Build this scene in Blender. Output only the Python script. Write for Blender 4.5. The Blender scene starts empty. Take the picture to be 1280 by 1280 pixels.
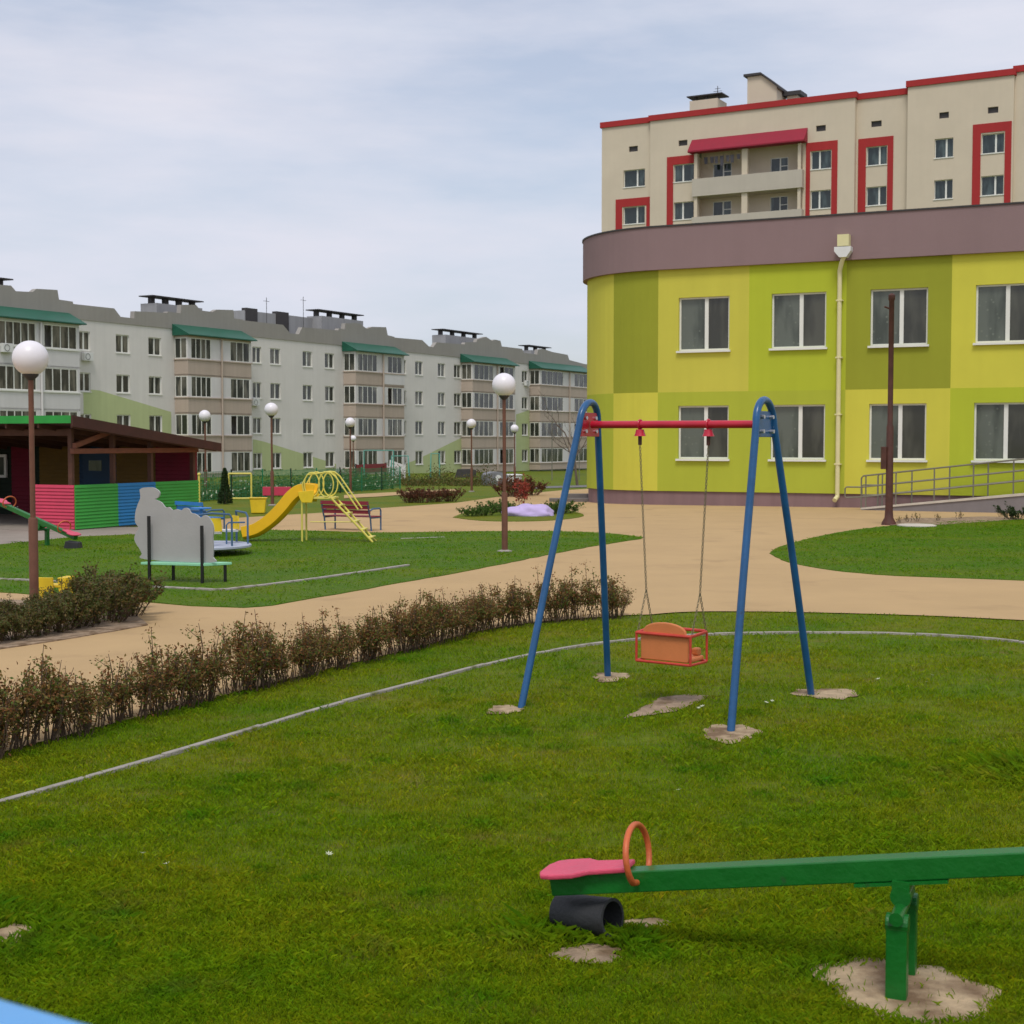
import bpy, bmesh, math, random
import numpy as np
from mathutils import Vector, Matrix
random.seed(7); RNG = np.random.default_rng(5)
scene = bpy.context.scene
COL = scene.collection
F = 1800.0; H = 1.9; PITCH = math.atan(90/1800)
cp, sp = math.cos(PITCH), math.sin(PITCH)

# ------------------------------------------------------------ camera maths
def ray(x, y):
    a = (x-640)/F; b = (640-y)/F
    d = Vector((a, cp + b*sp, -sp + b*cp))
    return d/d.y
def at(x, y, Y):
    r = ray(x, y); return Vector((r.x*Y, Y, H + r.z*Y))
def gz(Y):
    return 0.0 if Y < 40 else (-0.0127*(Y-40) if Y < 160 else -1.524)
def gp(x, y):
    r = ray(x, y)
    Y = H/(-r.z) if r.z < -1e-4 else 1e4
    if Y > 40:
        Y = (H - 0.0127*40)/(-r.z - 0.0127)
        if Y < 0 or Y > 160: Y = (H+1.524)/(-r.z) if r.z < 0 else 300
    return Vector((r.x*Y, Y, gz(Y)))

# ------------------------------------------------------------ mesh builder
class MB:
    def __init__(s): s.v = []; s.f = []
    def add(s, vs, fs):
        n = len(s.v); s.v += [tuple(v) for v in vs]; s.f += [tuple(i+n for i in f) for f in fs]; return s
    def box(s, x0, x1, y0, y1, z0, z1):
        if x0 > x1: x0, x1 = x1, x0
        if y0 > y1: y0, y1 = y1, y0
        if z0 > z1: z0, z1 = z1, z0
        return s.add([(x0,y0,z0),(x1,y0,z0),(x1,y1,z0),(x0,y1,z0),(x0,y0,z1),(x1,y0,z1),(x1,y1,z1),(x0,y1,z1)],
                     [(0,3,2,1),(4,5,6,7),(0,1,5,4),(1,2,6,5),(2,3,7,6),(3,0,4,7)])
    def prism(s, pts, axis, a, b):
        """pts: 2-D outline; axis 'x' -> (y,z), 'y' -> (x,z), 'z' -> (x,y); extruded from a to b"""
        def P(p, t):
            return (t,p[0],p[1]) if axis == 'x' else ((p[0],t,p[1]) if axis == 'y' else (p[0],p[1],t))
        n = len(pts)
        vs = [P(p,a) for p in pts] + [P(p,b) for p in pts]
        fs = [tuple(range(n)), tuple(range(2*n-1, n-1, -1))] + [(i,(i+n),(i+1)%n+n,(i+1)%n) for i in range(n)]
        return s.add(vs, fs)
    def tube(s, pts, r, seg=10, caps=True, flat=None):
        pts = [Vector(p) for p in pts]; n = len(pts)
        rs = r if isinstance(r, (list,tuple)) else [r]*n
        up = None; base = len(s.v); vs = []
        for i, p in enumerate(pts):
            t = (pts[min(i+1,n-1)] - pts[max(i-1,0)])
            if t.length < 1e-9: t = Vector((0,0,1))
            t.normalize()
            if up is None:
                up = Vector((0,0,1)) if abs(t.z) < .9 else Vector((1,0,0))
                if flat is not None: up = Vector(flat)
            a = t.cross(up).normalized(); up = a.cross(t).normalized()
            for k in range(seg):
                th = 2*math.pi*k/seg + (math.pi/seg if seg == 4 else 0)
                vs.append(p + (a*math.cos(th) + up*math.sin(th))*rs[i])
        fs = []
        for i in range(n-1):
            for k in range(seg):
                k2 = (k+1) % seg
                fs.append((i*seg+k, i*seg+k2, (i+1)*seg+k2, (i+1)*seg+k))
        if caps:
            fs.append(tuple(range(seg-1,-1,-1))); fs.append(tuple((n-1)*seg+k for k in range(seg)))
        return s.add(vs, fs)
    def ring(s, c, R, r, ax1, ax2, seg=24, ts=8, a0=0, a1=2*math.pi):
        c = Vector(c); ax1 = Vector(ax1); ax2 = Vector(ax2)
        full = abs(a1-a0-2*math.pi) < 1e-6
        m = seg + (0 if full else 1)
        nrm = ax1.cross(ax2).normalized(); vs = []
        for i in range(m):
            t = a0 + (a1-a0)*i/seg
            rad = ax1*math.cos(t) + ax2*math.sin(t); p = c + rad*R
            rd = rad.normalized()
            for k in range(ts):
                q = 2*math.pi*k/ts
                vs.append(p + (rd*math.cos(q) + nrm*math.sin(q))*r)
        fs = []
        for i in range(m if full else m-1):
            j = (i+1) % m
            for k in range(ts):
                k2 = (k+1) % ts
                fs.append((i*ts+k, i*ts+k2, j*ts+k2, j*ts+k))
        return s.add(vs, fs)
    def lathe(s, prof, seg=24, c=(0,0,0)):
        vs = []
        for r, z in prof:
            for k in range(seg):
                t = 2*math.pi*k/seg; vs.append((c[0]+r*math.cos(t), c[1]+r*math.sin(t), c[2]+z))
        fs = []
        for i in range(len(prof)-1):
            for k in range(seg):
                k2 = (k+1) % seg
                fs.append((i*seg+k, i*seg+k2, (i+1)*seg+k2, (i+1)*seg+k))
        fs.append(tuple(range(seg-1,-1,-1))); fs.append(tuple((len(prof)-1)*seg+k for k in range(seg)))
        return s.add(vs, fs)
    def build(s, name, m, parent=None, smooth=False, bevel=0, uv=None):
        me = bpy.data.meshes.new(name); me.from_pydata(s.v, [], s.f); me.update()
        bm = bmesh.new(); bm.from_mesh(me); bmesh.ops.recalc_face_normals(bm, faces=bm.faces); bm.to_mesh(me); bm.free()
        if m: me.materials.append(m)
        if smooth:
            me.polygons.foreach_set('use_smooth', [True]*len(me.polygons))
            me.set_sharp_from_angle(angle=math.radians(40))
        o = bpy.data.objects.new(name, me); COL.objects.link(o)
        if parent: o.parent = parent
        if bevel:
            b = o.modifiers.new('bevel', 'BEVEL'); b.width = bevel; b.segments = 2; b.limit_method = 'ANGLE'
        return o

def tag(o, label, cat, group=None):
    o['label'] = label; o['category'] = cat
    if group: o['group'] = group
    return o
def empty(name, loc, rz, label, cat, group=None):
    o = bpy.data.objects.new(name, None); COL.objects.link(o); o.location = loc; o.rotation_euler.z = rz
    o.empty_display_size = .2
    return tag(o, label, cat, group)
def structure(o): o['kind'] = 'structure'; return o
def copy_tree(o, parent=None):
    c = o.copy(); COL.objects.link(c)
    if parent: c.parent = parent
    for ch in list(o.children): copy_tree(ch, c)
    return c

# ------------------------------------------------------------ materials
def mat(name, col, rough=.6, var=.12, scale=3.0, bump=0.0, bscale=40.0, metal=0.0, spec=.4, coat=0, dirt=None, obj_rand=0.0, stretch=None):
    m = bpy.data.materials.new(name); m.use_nodes = True
    nt = m.node_tree; N = nt.nodes; L = nt.links; b = N['Principled BSDF']
    b.inputs['Roughness'].default_value = rough; b.inputs['Metallic'].default_value = metal
    b.inputs['Specular IOR Level'].default_value = spec
    if coat: b.inputs['Coat Weight'].default_value = coat; b.inputs['Coat Roughness'].default_value = .15
    tc = N.new('ShaderNodeTexCoord'); src = tc.outputs['Object']
    if stretch:
        mp = N.new('ShaderNodeMapping'); mp.inputs['Scale'].default_value = stretch; L.new(src, mp.inputs[0]); src = mp.outputs[0]
    nz = N.new('ShaderNodeTexNoise'); nz.inputs['Scale'].default_value = scale; nz.inputs['Detail'].default_value = 6; nz.inputs['Roughness'].default_value = .65
    L.new(src, nz.inputs['Vector'])
    rp = N.new('ShaderNodeValToRGB'); rp.color_ramp.elements[0].position = .3; rp.color_ramp.elements[1].position = .7
    rp.color_ramp.elements[0].color = (*[c*(1-var) for c in col], 1)
    rp.color_ramp.elements[1].color = (*[min(1, c*(1+var)) for c in col], 1)
    L.new(nz.outputs[0], rp.inputs[0]); out = rp.outputs[0]
    if dirt:
        n2 = N.new('ShaderNodeTexNoise'); n2.inputs['Scale'].default_value = dirt[1]; n2.inputs['Detail'].default_value = 8
        L.new(src, n2.inputs['Vector'])
        r2 = N.new('ShaderNodeValToRGB'); r2.color_ramp.elements[0].position = dirt[2]; r2.color_ramp.elements[1].position = dirt[2]+.12
        L.new(n2.outputs[0], r2.inputs[0])
        mx = N.new('ShaderNodeMix'); mx.data_type = 'RGBA'; L.new(r2.outputs[0], mx.inputs[0]); L.new(out, mx.inputs[6])
        mx.inputs[7].default_value = (*dirt[0], 1); out = mx.outputs[2]
    if obj_rand:
        oi = N.new('ShaderNodeObjectInfo'); hs = N.new('ShaderNodeHueSaturation')
        mr = N.new('ShaderNodeMapRange'); mr.inputs[3].default_value = 1-obj_rand; mr.inputs[4].default_value = 1+obj_rand
        L.new(oi.outputs['Random'], mr.inputs[0]); L.new(mr.outputs[0], hs.inputs['Value']); L.new(out, hs.inputs['Color']); out = hs.outputs[0]
    L.new(out, b.inputs['Base Color'])
    rr = N.new('ShaderNodeMapRange'); rr.inputs[3].default_value = max(.02, rough-.12); rr.inputs[4].default_value = min(1, rough+.12)
    L.new(nz.outputs[0], rr.inputs[0]); L.new(rr.outputs[0], b.inputs['Roughness'])
    if bump:
        n3 = N.new('ShaderNodeTexNoise'); n3.inputs['Scale'].default_value = bscale; n3.inputs['Detail'].default_value = 5
        L.new(src, n3.inputs['Vector']); bp = N.new('ShaderNodeBump'); bp.inputs['Strength'].default_value = bump; bp.inputs['Distance'].default_value = .02
        L.new(n3.outputs[0], bp.inputs['Height']); L.new(bp.outputs[0], b.inputs['Normal'])
    return m

def plaster(name, col, streak=.10, seams=True):
    """rendered facade: fine grain, faint vertical rain streaks, big soft patches"""
    m = mat(name, col, .9, .05, .35, .25, 60, spec=.15)
    nt = m.node_tree; N = nt.nodes; L = nt.links; b = N['Principled BSDF']
    old = b.inputs['Base Color'].links[0].from_socket
    tc = N.new('ShaderNodeTexCoord'); mp = N.new('ShaderNodeMapping'); mp.inputs['Scale'].default_value = (3.2, 3.2, .18)
    L.new(tc.outputs['Object'], mp.inputs[0]); nz = N.new('ShaderNodeTexNoise'); nz.inputs['Scale'].default_value = 1.0; nz.inputs['Detail'].default_value = 7
    L.new(mp.outputs[0], nz.inputs['Vector'])
    rp = N.new('ShaderNodeMapRange'); rp.inputs[1].default_value = .35; rp.inputs[2].default_value = .7; rp.inputs[3].default_value = 1.0; rp.inputs[4].default_value = 1-streak
    L.new(nz.outputs[0], rp.inputs[0])
    hs = N.new('ShaderNodeHueSaturation'); L.new(rp.outputs[0], hs.inputs['Value']); L.new(old, hs.inputs['Color']); L.new(hs.outputs[0], b.inputs['Base Color'])
    return m

def window_glass(name, dark, light, lo=.55, rough=.08, spots=None, mid=None):
    """panes: curtains or dark rooms behind, chosen per window"""
    m = bpy.data.materials.new(name); m.use_nodes = True
    nt = m.node_tree; N = nt.nodes; L = nt.links; b = N['Principled BSDF']
    b.inputs['Roughness'].default_value = rough; b.inputs['Specular IOR Level'].default_value = .6
    oi = N.new('ShaderNodeObjectInfo'); tc = N.new('ShaderNodeTexCoord')
    ad = N.new('ShaderNodeVectorMath'); ad.operation = 'MULTIPLY_ADD'; L.new(tc.outputs['Object'], ad.inputs[0])
    ad.inputs[1].default_value = (1.3, 1.3, .35)
    cb = N.new('ShaderNodeCombineXYZ'); mu = N.new('ShaderNodeMath'); mu.operation = 'MULTIPLY'; mu.inputs[1].default_value = 57.0
    L.new(oi.outputs['Random'], mu.inputs[0])
    for i in range(3): L.new(mu.outputs[0], cb.inputs[i])
    L.new(cb.outputs[0], ad.inputs[2])
    nz = N.new('ShaderNodeTexNoise'); nz.inputs['Scale'].default_value = 1.6; nz.inputs['Detail'].default_value = 3; L.new(ad.outputs[0], nz.inputs['Vector'])
    rp = N.new('ShaderNodeValToRGB'); rp.color_ramp.elements[0].position = lo-.08; rp.color_ramp.elements[1].position = lo+.10
    rp.color_ramp.elements[0].color = (*dark, 1); rp.color_ramp.elements[1].color = (*light, 1)
    L.new(nz.outputs[0], rp.inputs[0]); out = rp.outputs[0]
    if spots:
        vo = N.new('ShaderNodeTexVoronoi'); vo.inputs['Scale'].default_value = 5.5; L.new(tc.outputs['Object'], vo.inputs['Vector'])
        r2 = N.new('ShaderNodeValToRGB'); r2.color_ramp.elements[0].position = .05; r2.color_ramp.elements[1].position = .22
        r2.color_ramp.elements[0].color = (1,1,1,1); r2.color_ramp.elements[1].color = (0,0,0,1)
        L.new(vo.outputs['Distance'], r2.inputs[0])
        mx = N.new('ShaderNodeMix'); mx.data_type = 'RGBA'; L.new(r2.outputs[0], mx.inputs[0]); L.new(out, mx.inputs[6]); mx.inputs[7].default_value = (*spots, 1)
        out = mx.outputs[2]
    L.new(out, b.inputs['Base Color'])
    n3 = N.new('ShaderNodeTexNoise'); n3.inputs['Scale'].default_value = .9; L.new(tc.outputs['Object'], n3.inputs['Vector'])
    bp = N.new('ShaderNodeBump'); bp.inputs['Strength'].default_value = .12; bp.inputs['Distance'].default_value = .05
    L.new(n3.outputs[0], bp.inputs['Height']); L.new(bp.outputs[0], b.inputs['Normal'])
    return m

def ramp_noise(N, L, vec, scale, detail, stops, rough=.6):
    nz = N.new('ShaderNodeTexNoise'); nz.inputs['Scale'].default_value = scale; nz.inputs['Detail'].default_value = detail; nz.inputs['Roughness'].default_value = rough
    L.new(vec, nz.inputs['Vector']); rp = N.new('ShaderNodeValToRGB'); cr = rp.color_ramp
    while len(cr.elements) < len(stops): cr.elements.new(.5)
    for e, (p, c) in zip(cr.elements, stops): e.position = p; e.color = (*c, 1)
    L.new(nz.outputs[0], rp.inputs[0]); return rp.outputs[0], nz.outputs[0]

def grass_mat(name, soil=False, lush=False):
    m = bpy.data.materials.new(name); m.use_nodes = True
    nt = m.node_tree; N = nt.nodes; L = nt.links; b = N['Principled BSDF']
    b.inputs['Roughness'].default_value = .75; b.inputs['Specular IOR Level'].default_value = .15
    ge = N.new('ShaderNodeNewGeometry'); pos = ge.outputs['Position']
    mp = N.new('ShaderNodeMapping'); mp.inputs['Scale'].default_value = (1, 1, 0); L.new(pos, mp.inputs[0]); pos = mp.outputs[0]
    if soil:
        a, _ = ramp_noise(N, L, pos, .45, 7, [(.32, (.060,.150,.003)), (.5, (.085,.160,.003)), (.72, (.130,.170,.004))] if lush else [(.34, (.080,.155,.002)), (.5, (.125,.170,.003)), (.66, (.165,.172,.005))], .7)
        c, _ = ramp_noise(N, L, pos, 9, 6, [(.0, (.5,.5,.5)), (.42, (.8,.8,.8)), (.7, (1.2,1.15,1.1))], .7)
    else:
        a, _ = ramp_noise(N, L, pos, .45, 7, [(.32, (.085,.25,.003)), (.5, (.125,.265,.003)), (.72, (.20,.28,.005))] if lush else [(.34, (.135,.275,.002)), (.5, (.210,.300,.003)), (.66, (.27,.295,.006))], .7)
        c, _ = ramp_noise(N, L, pos, 7, 5, [(.3, (.66,.72,.7)), (.5, (.97,.98,1)), (.7, (1.22,1.12,1.1))], .7)
    mx = N.new('ShaderNodeMix'); mx.data_type = 'RGBA'; mx.blend_type = 'MULTIPLY'; mx.inputs[0].default_value = 1
    L.new(a, mx.inputs[6]); L.new(c, mx.inputs[7]); out = mx.outputs[2]
    # brown thin spots
    bs, _ = ramp_noise(N, L, pos, 2.3, 8, [(.0, (0,0,0)), (.56, (0,0,0)), (.67, (1,1,1))], .75)
    m2 = N.new('ShaderNodeMix'); m2.data_type = 'RGBA'; ma = N.new('ShaderNodeMath'); ma.operation = 'MULTIPLY'; ma.inputs[1].default_value = .1 if lush else (.6 if soil else .35)
    L.new(bs, ma.inputs[0]); L.new(ma.outputs[0], m2.inputs[0]); L.new(out, m2.inputs[6]); m2.inputs[7].default_value = (.19,.125,.04,1); out = m2.outputs[2]
    if not soil:
        at_ = N.new('ShaderNodeAttribute'); at_.attribute_name = 'tint'
        m3 = N.new('ShaderNodeMix'); m3.data_type = 'RGBA'; m3.blend_type = 'MULTIPLY'; m3.inputs[0].default_value = 1
        L.new(out, m3.inputs[6]); L.new(at_.outputs['Color'], m3.inputs[7]); out = m3.outputs[2]
        b.inputs['Roughness'].default_value = .6
        tr = N.new('ShaderNodeBsdfTranslucent'); L.new(out, tr.inputs[0]); ms = N.new('ShaderNodeMixShader'); ms.inputs[0].default_value = .3
        L.new(b.outputs[0], ms.inputs[1]); L.new(tr.outputs[0], ms.inputs[2]); L.new(ms.outputs[0], N['Material Output'].inputs[0])
    else:
        n3 = N.new('ShaderNodeTexNoise'); n3.inputs['Scale'].default_value = 22; n3.inputs['Detail'].default_value = 8; L.new(pos, n3.inputs['Vector'])
        bp = N.new('ShaderNodeBump'); bp.inputs['Strength'].default_value = .9; bp.inputs['Distance'].default_value = .05
        L.new(n3.outputs[0], bp.inputs['Height']); L.new(bp.outputs[0], b.inputs['Normal'])
    L.new(out, b.inputs['Base Color'])
    return m

def leaf_mat(name, cols, var_scale=6):
    m = bpy.data.materials.new(name); m.use_nodes = True
    nt = m.node_tree; N = nt.nodes; L = nt.links; b = N['Principled BSDF']
    b.inputs['Roughness'].default_value = .6; b.inputs['Specular IOR Level'].default_value = .25
    ge = N.new('ShaderNodeNewGeometry')
    rp = N.new('ShaderNodeValToRGB'); cr = rp.color_ramp
    while len(cr.elements) < len(cols): cr.elements.new(.5)
    for i, c in enumerate(cols): cr.elements[i].position = i/(len(cols)-1); cr.elements[i].color = (*c, 1)
    L.new(ge.outputs['Random Per Island'], rp.inputs[0]); L.new(rp.outputs[0], b.inputs['Base Color'])
    tr = N.new('ShaderNodeBsdfTranslucent'); L.new(rp.outputs[0], tr.inputs[0]); ms = N.new('ShaderNodeMixShader'); ms.inputs[0].default_value = .25
    L.new(b.outputs[0], ms.inputs[1]); L.new(tr.outputs[0], ms.inputs[2]); L.new(ms.outputs[0], N['Material Output'].inputs[0])
    return m

M = {}
M['paving'] = mat('tan rubber paving', (.50,.345,.178), .9, .07, .5, .5, 130, spec=.1, dirt=((.43,.295,.155), .9, .58))
M['greypave'] = mat('grey pavers', (.30,.26,.22), .9, .12, 1.2, .3, 80, spec=.1)
M['asphalt'] = mat('asphalt', (.16,.155,.15), .95, .12, 1.0, .3, 90)
M['sand'] = mat('bare sand', (.39,.29,.175), .95, .3, 9, .5, 45, dirt=((.17,.105,.055), 3.2, .47))
M['dirt'] = mat('dry brown dirt', (.31,.225,.15), .95, .3, 12, .5, 50, dirt=((.17,.11,.06), 5, .50))
M['lawn'] = grass_mat('lawn base', True)
M['blade'] = grass_mat('grass blades')
M['lawn2'] = grass_mat('lush lawn base', True, True); M['blade2'] = grass_mat('lush grass blades', False, True)
M['kerb'] = mat('concrete kerb', (.34,.31,.27), .9, .2, 6, .5, 70, dirt=((.17,.17,.09), 5, .56))
M['blue'] = mat('blue paint', (.010,.085,.225), .35, .2, 6, .12, 60, coat=.3, dirt=((.02,.045,.08), 16, .66))
M['red'] = mat('red paint', (.50,.012,.035), .35, .12, 6, .08, 60, coat=.3)
M['zinc'] = mat('zinc bolts', (.6,.6,.62), .35, .1, 20, metal=.8)
M['chain'] = mat('steel chain', (.20,.17,.10), .5, .2, 30, metal=.4)
M['orange'] = mat('orange plastic', (.62,.20,.065), .5, .08, 4, .1, 80)
M['rustorange'] = mat('orange red painted tube', (.55,.12,.035), .4, .15, 9, .1, 60)
M['redframe'] = mat('red seat frame', (.55,.055,.035), .4, .15, 9, .1, 60)
M['green'] = mat('green gloss paint', (.003,.130,.013), .42, .16, 5, .15, 40, coat=.2, dirt=((.02,.07,.02), 16, .66))
M['pink'] = mat('pink seat paint', (.62,.07,.13), .45, .12, 8, .2, 40)
M['rubber'] = mat('grey rubber', (.028,.029,.031), .6, .2, 9, .2, 60)
M['black'] = mat('black steel', (.012,.013,.013), .45, .2, 9)
M['globe'] = mat('opal globe', (.80,.77,.80), .35, .03, 2, spec=.5)
M['polebrown'] = mat('brown pole paint', (.15,.062,.036), .55, .2, 6, .1, 40)
M['polerust'] = mat('rust red pole paint', (.085,.030,.020), .6, .3, 5, .2, 40)
M['board'] = mat('grey plywood board', (.38,.37,.36), .8, .06, 1.8, .1, 40)
M['boardedge'] = mat('pale board edge', (.55,.58,.57), .7, .06, 2)
M['mint'] = mat('mint green bench paint', (.30,.66,.42), .5, .1, 5, .1, 40)
M['yslide'] = mat('yellow slide plastic', (.85,.48,.008), .38, .06, 2, spec=.5)
M['yplastic'] = mat('yellow plastic', (.80,.56,.02), .5, .1, 3)
M['ypaint'] = mat('pale yellow tube paint', (.72,.62,.12), .45, .1, 6)
M['bluebright'] = mat('bright blue paint', (.03,.20,.55), .45, .12, 5)
M['bluegrey'] = mat('blue grey tube paint', (.06,.13,.24), .45, .12, 5)
M['white'] = mat('white paint', (.72,.72,.70), .5, .05, 3)
M['carouseltop'] = mat('pale blue carousel deck', (.40,.43,.52), .6, .12, 4)
M['brickred'] = mat('dark red slats', (.24,.02,.035), .6, .15, 5)
M['railgrey'] = mat('grey galvanised rail', (.20,.19,.15), .5, .15, 6, metal=.3)
M['rampside'] = mat('ramp grey side', (.21,.19,.19), .9, .1, 2, .2, 40)
M['rampedge'] = mat('ramp pale edge', (.55,.50,.42), .9, .1, 4, .2, 40)
M['railblue'] = mat('sky blue rail paint', (.10,.35,.70), .4, .06, 4, .1, 30, coat=.3)
# kindergarten
M['kyellow'] = plaster('mustard yellow render', (.59,.55,.080), .04)
M['kyellowbright'] = plaster('yellow render', (.63,.59,.075), .04)
M['klime'] = plaster('lime render', (.46,.52,.042), .04)
M['kgreen'] = plaster('leaf green render', (.43,.475,.05), .04)
M['kolive'] = plaster('olive render', (.32,.34,.036), .04)
M['kmauve'] = plaster('mauve parapet', (.27,.185,.185), .03)
M['kplinth'] = plaster('mauve plinth', (.26,.17,.17), .15)
M['cream'] = mat('cream metal pipe', (.72,.66,.36), .5, .06, 3)
M['pvc'] = mat('white window frame', (.76,.76,.70), .4, .04, 2)
M['kglassL'] = window_glass('nursery curtained pane', (.045,.055,.040), (.11,.125,.10), .46, .12, spots=(.15,.17,.13))
M['kglassR'] = window_glass('nursery dark pane', (.035,.035,.024), (.075,.075,.055), .5, .12)
# flats
M['flat'] = plaster('grey white render', (.73,.70,.66), .05)
M['flatgreen'] = plaster('pale green render', (.50,.56,.29), .06)
M['flatparapet'] = plaster('grey brown parapet', (.34,.32,.29), .06)
M['flatbalcony'] = plaster('beige balcony render', (.50,.41,.34), .08)
M['flatwhite'] = plaster('white balcony render', (.68,.66,.65), .05)
M['greenroof'] = mat('green metal roof', (.015,.105,.065), .45, .2, 3, .1, 30)
M['flatglass'] = window_glass('flat window pane', (.030,.034,.026), (.17,.16,.125), .55, .12)
M['roofgrey'] = mat('grey roofing', (.14,.14,.14), .9, .15, 2)
M['chimney'] = plaster('pale chimney render', (.36,.36,.36), .12)
M['darksteel'] = mat('dark sheet metal', (.05,.045,.045), .6, .2, 4)
# tower
M['tower'] = plaster('sand beige render', (.64,.55,.42), .02)
M['towerside'] = plaster('grey beige render', (.52,.47,.39), .04)
M['towerred'] = plaster('brick red render', (.40,.040,.040), .06)
M['crimson'] = mat('crimson metal awning', (.27,.008,.028), .6, .1, 2)
M['towerglass'] = window_glass('tower window pane', (.020,.032,.032), (.07,.10,.10), .58, .1)
# veranda
M['vbrown'] = mat('dark brown eave boards', (.060,.020,.014), .7, .25, 4, .2, 30)
M['vbeam'] = mat('reddish brown beam', (.20,.065,.035), .6, .25, 5, .2, 30, stretch=(1,1,4))
M['vpost'] = mat('brown timber post', (.10,.042,.026), .7, .25, 5, .2, 30)
M['vgreenfascia'] = mat('green fascia', (.022,.30,.045), .5, .12, 2)
M['vpink'] = mat('crimson pink boards', (.56,.045,.095), .55, .10, 2, .1, 20)
M['vgreen'] = mat('bright green boards', (.045,.34,.045), .55, .10, 2, .1, 20)
M['vblue'] = mat('bright blue boards', (.02,.20,.46), .55, .10, 2, .1, 20)
M['vmustard'] = mat('shade darkened mustard boards', (.16,.09,.012), .65, .15, 2, .1, 20)  # inner wall colours from here lowered to hold the shade under the roof
M['vmaroon'] = mat('shade darkened crimson boards', (.18,.008,.025), .65, .15, 2, .1, 20)
M['vgreenshade'] = mat('shade darkened green boards', (.015,.025,.015), .8, .15, 2)  # near black colour carries the shade deep inside the veranda
M['vblueshade'] = mat('shade darkened blue paint', (.012,.045,.10), .6, .15, 2)  # blue bay and door, interior shade mixed into the colour
M['bark'] = mat('bark', (.13,.10,.075), .9, .3, 9, .6, 30, stretch=(1,1,.3))
M['twig'] = mat('brown twigs', (.10,.065,.04), .85, .3, 20)
M['leafhedge'] = leaf_mat('bronze hedge leaves', [(.16,.060,.020), (.23,.090,.030), (.14,.135,.028), (.08,.14,.018), (.30,.13,.045), (.11,.15,.02)])
M['leafbed'] = leaf_mat('green brown bed leaves', [(.15,.10,.028), (.06,.09,.018), (.10,.11,.022), (.17,.09,.03)])
M['leafgreen'] = leaf_mat('green leaves', [(.04,.10,.012), (.07,.14,.018), (.10,.16,.02)])
M['leafdark'] = leaf_mat('dark conifer needles', [(.018,.04,.012), (.03,.06,.015), (.045,.075,.02)])
M['leafred'] = leaf_mat('red leaves', [(.35,.03,.03), (.42,.09,.05), (.25,.05,.04)])
M['leafwine'] = leaf_mat('wine red leaves', [(.16,.035,.028), (.11,.055,.025), (.20,.06,.03), (.07,.06,.02)])
M['lilac'] = mat('lilac painted stone', (.50,.40,.66), .8, .12, 5, .3, 20)
M['greentube'] = mat('green fence paint', (.02,.22,.10), .5, .15, 5)
M['tealtube'] = mat('teal tube paint', (.08,.30,.24), .5, .15, 5)
M['shed'] = mat('grey sheet metal', (.22,.22,.24), .55, .15, 2, .1, 20)
M['petal'] = mat('white petals', (.6,.62,.45), .6, .1, 9)
M['concrete'] = mat('grey concrete slab', (.17,.15,.14), .9, .15, 4, .3, 40)
# ============================================================ facade frame
class Frame:
    """local x runs along the facade, local y goes inward (away from the viewer), z up from the root"""
    def __init__(s, O, direction):
        s.O = Vector(O); s.a = math.atan2(direction[1], direction[0])
        s.u = Vector((math.cos(s.a), math.sin(s.a), 0)); s.n = Vector((-math.sin(s.a), math.cos(s.a), 0))
    def px(s, x, y, w=0.0):
        r = ray(x, y); C = Vector((0,0,H)); P0 = s.O + s.n*w
        t = (P0 - C).dot(s.n)/r.dot(s.n); P = C + r*t - s.O
        return P.dot(s.u), P.z
    def u_at(s, x, w=0.0): return s.px(x, 550, w)[0]

def wall_sheet(mb, u0, u1, z0, z1, openings, depth=.15, y=0.0, curve=None):
    us = sorted({u0, u1, *[min(max(o[0],u0),u1) for o in openings], *[min(max(o[1],u0),u1) for o in openings]})
    if curve: us = sorted(set(us) | {u for u in np.arange(math.ceil(u0*4)/4, min(u1, 0), .25).tolist()})
    zs = sorted({z0, z1, *[min(max(o[2],z0),z1) for o in openings], *[min(max(o[3],z0),z1) for o in openings]})
    def P(u, d, z):
        if curve: q = curve(u, d); return (q[0], q[1], z)
        return (u, y+d, z)
    for a, b in zip(us, us[1:]):
        for c, d in zip(zs, zs[1:]):
            mu, mz = (a+b)/2, (c+d)/2
            if any(o[0] < mu < o[1] and o[2] < mz < o[3] for o in openings): continue
            mb.add([P(a,0,c), P(b,0,c), P(b,0,d), P(a,0,d)], [(0,1,2,3)])
    for o in openings:
        a, b, c, d = o
        if a >= u1 or b <= u0 or c >= z1 or d <= z0: continue
        mb.add([P(a,0,c),P(b,0,c),P(b,0,d),P(a,0,d),P(a,depth,c),P(b,depth,c),P(b,depth,d),P(a,depth,d)],
               [(0,1,5,4),(2,3,7,6),(1,2,6,5),(3,0,4,7)])

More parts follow.
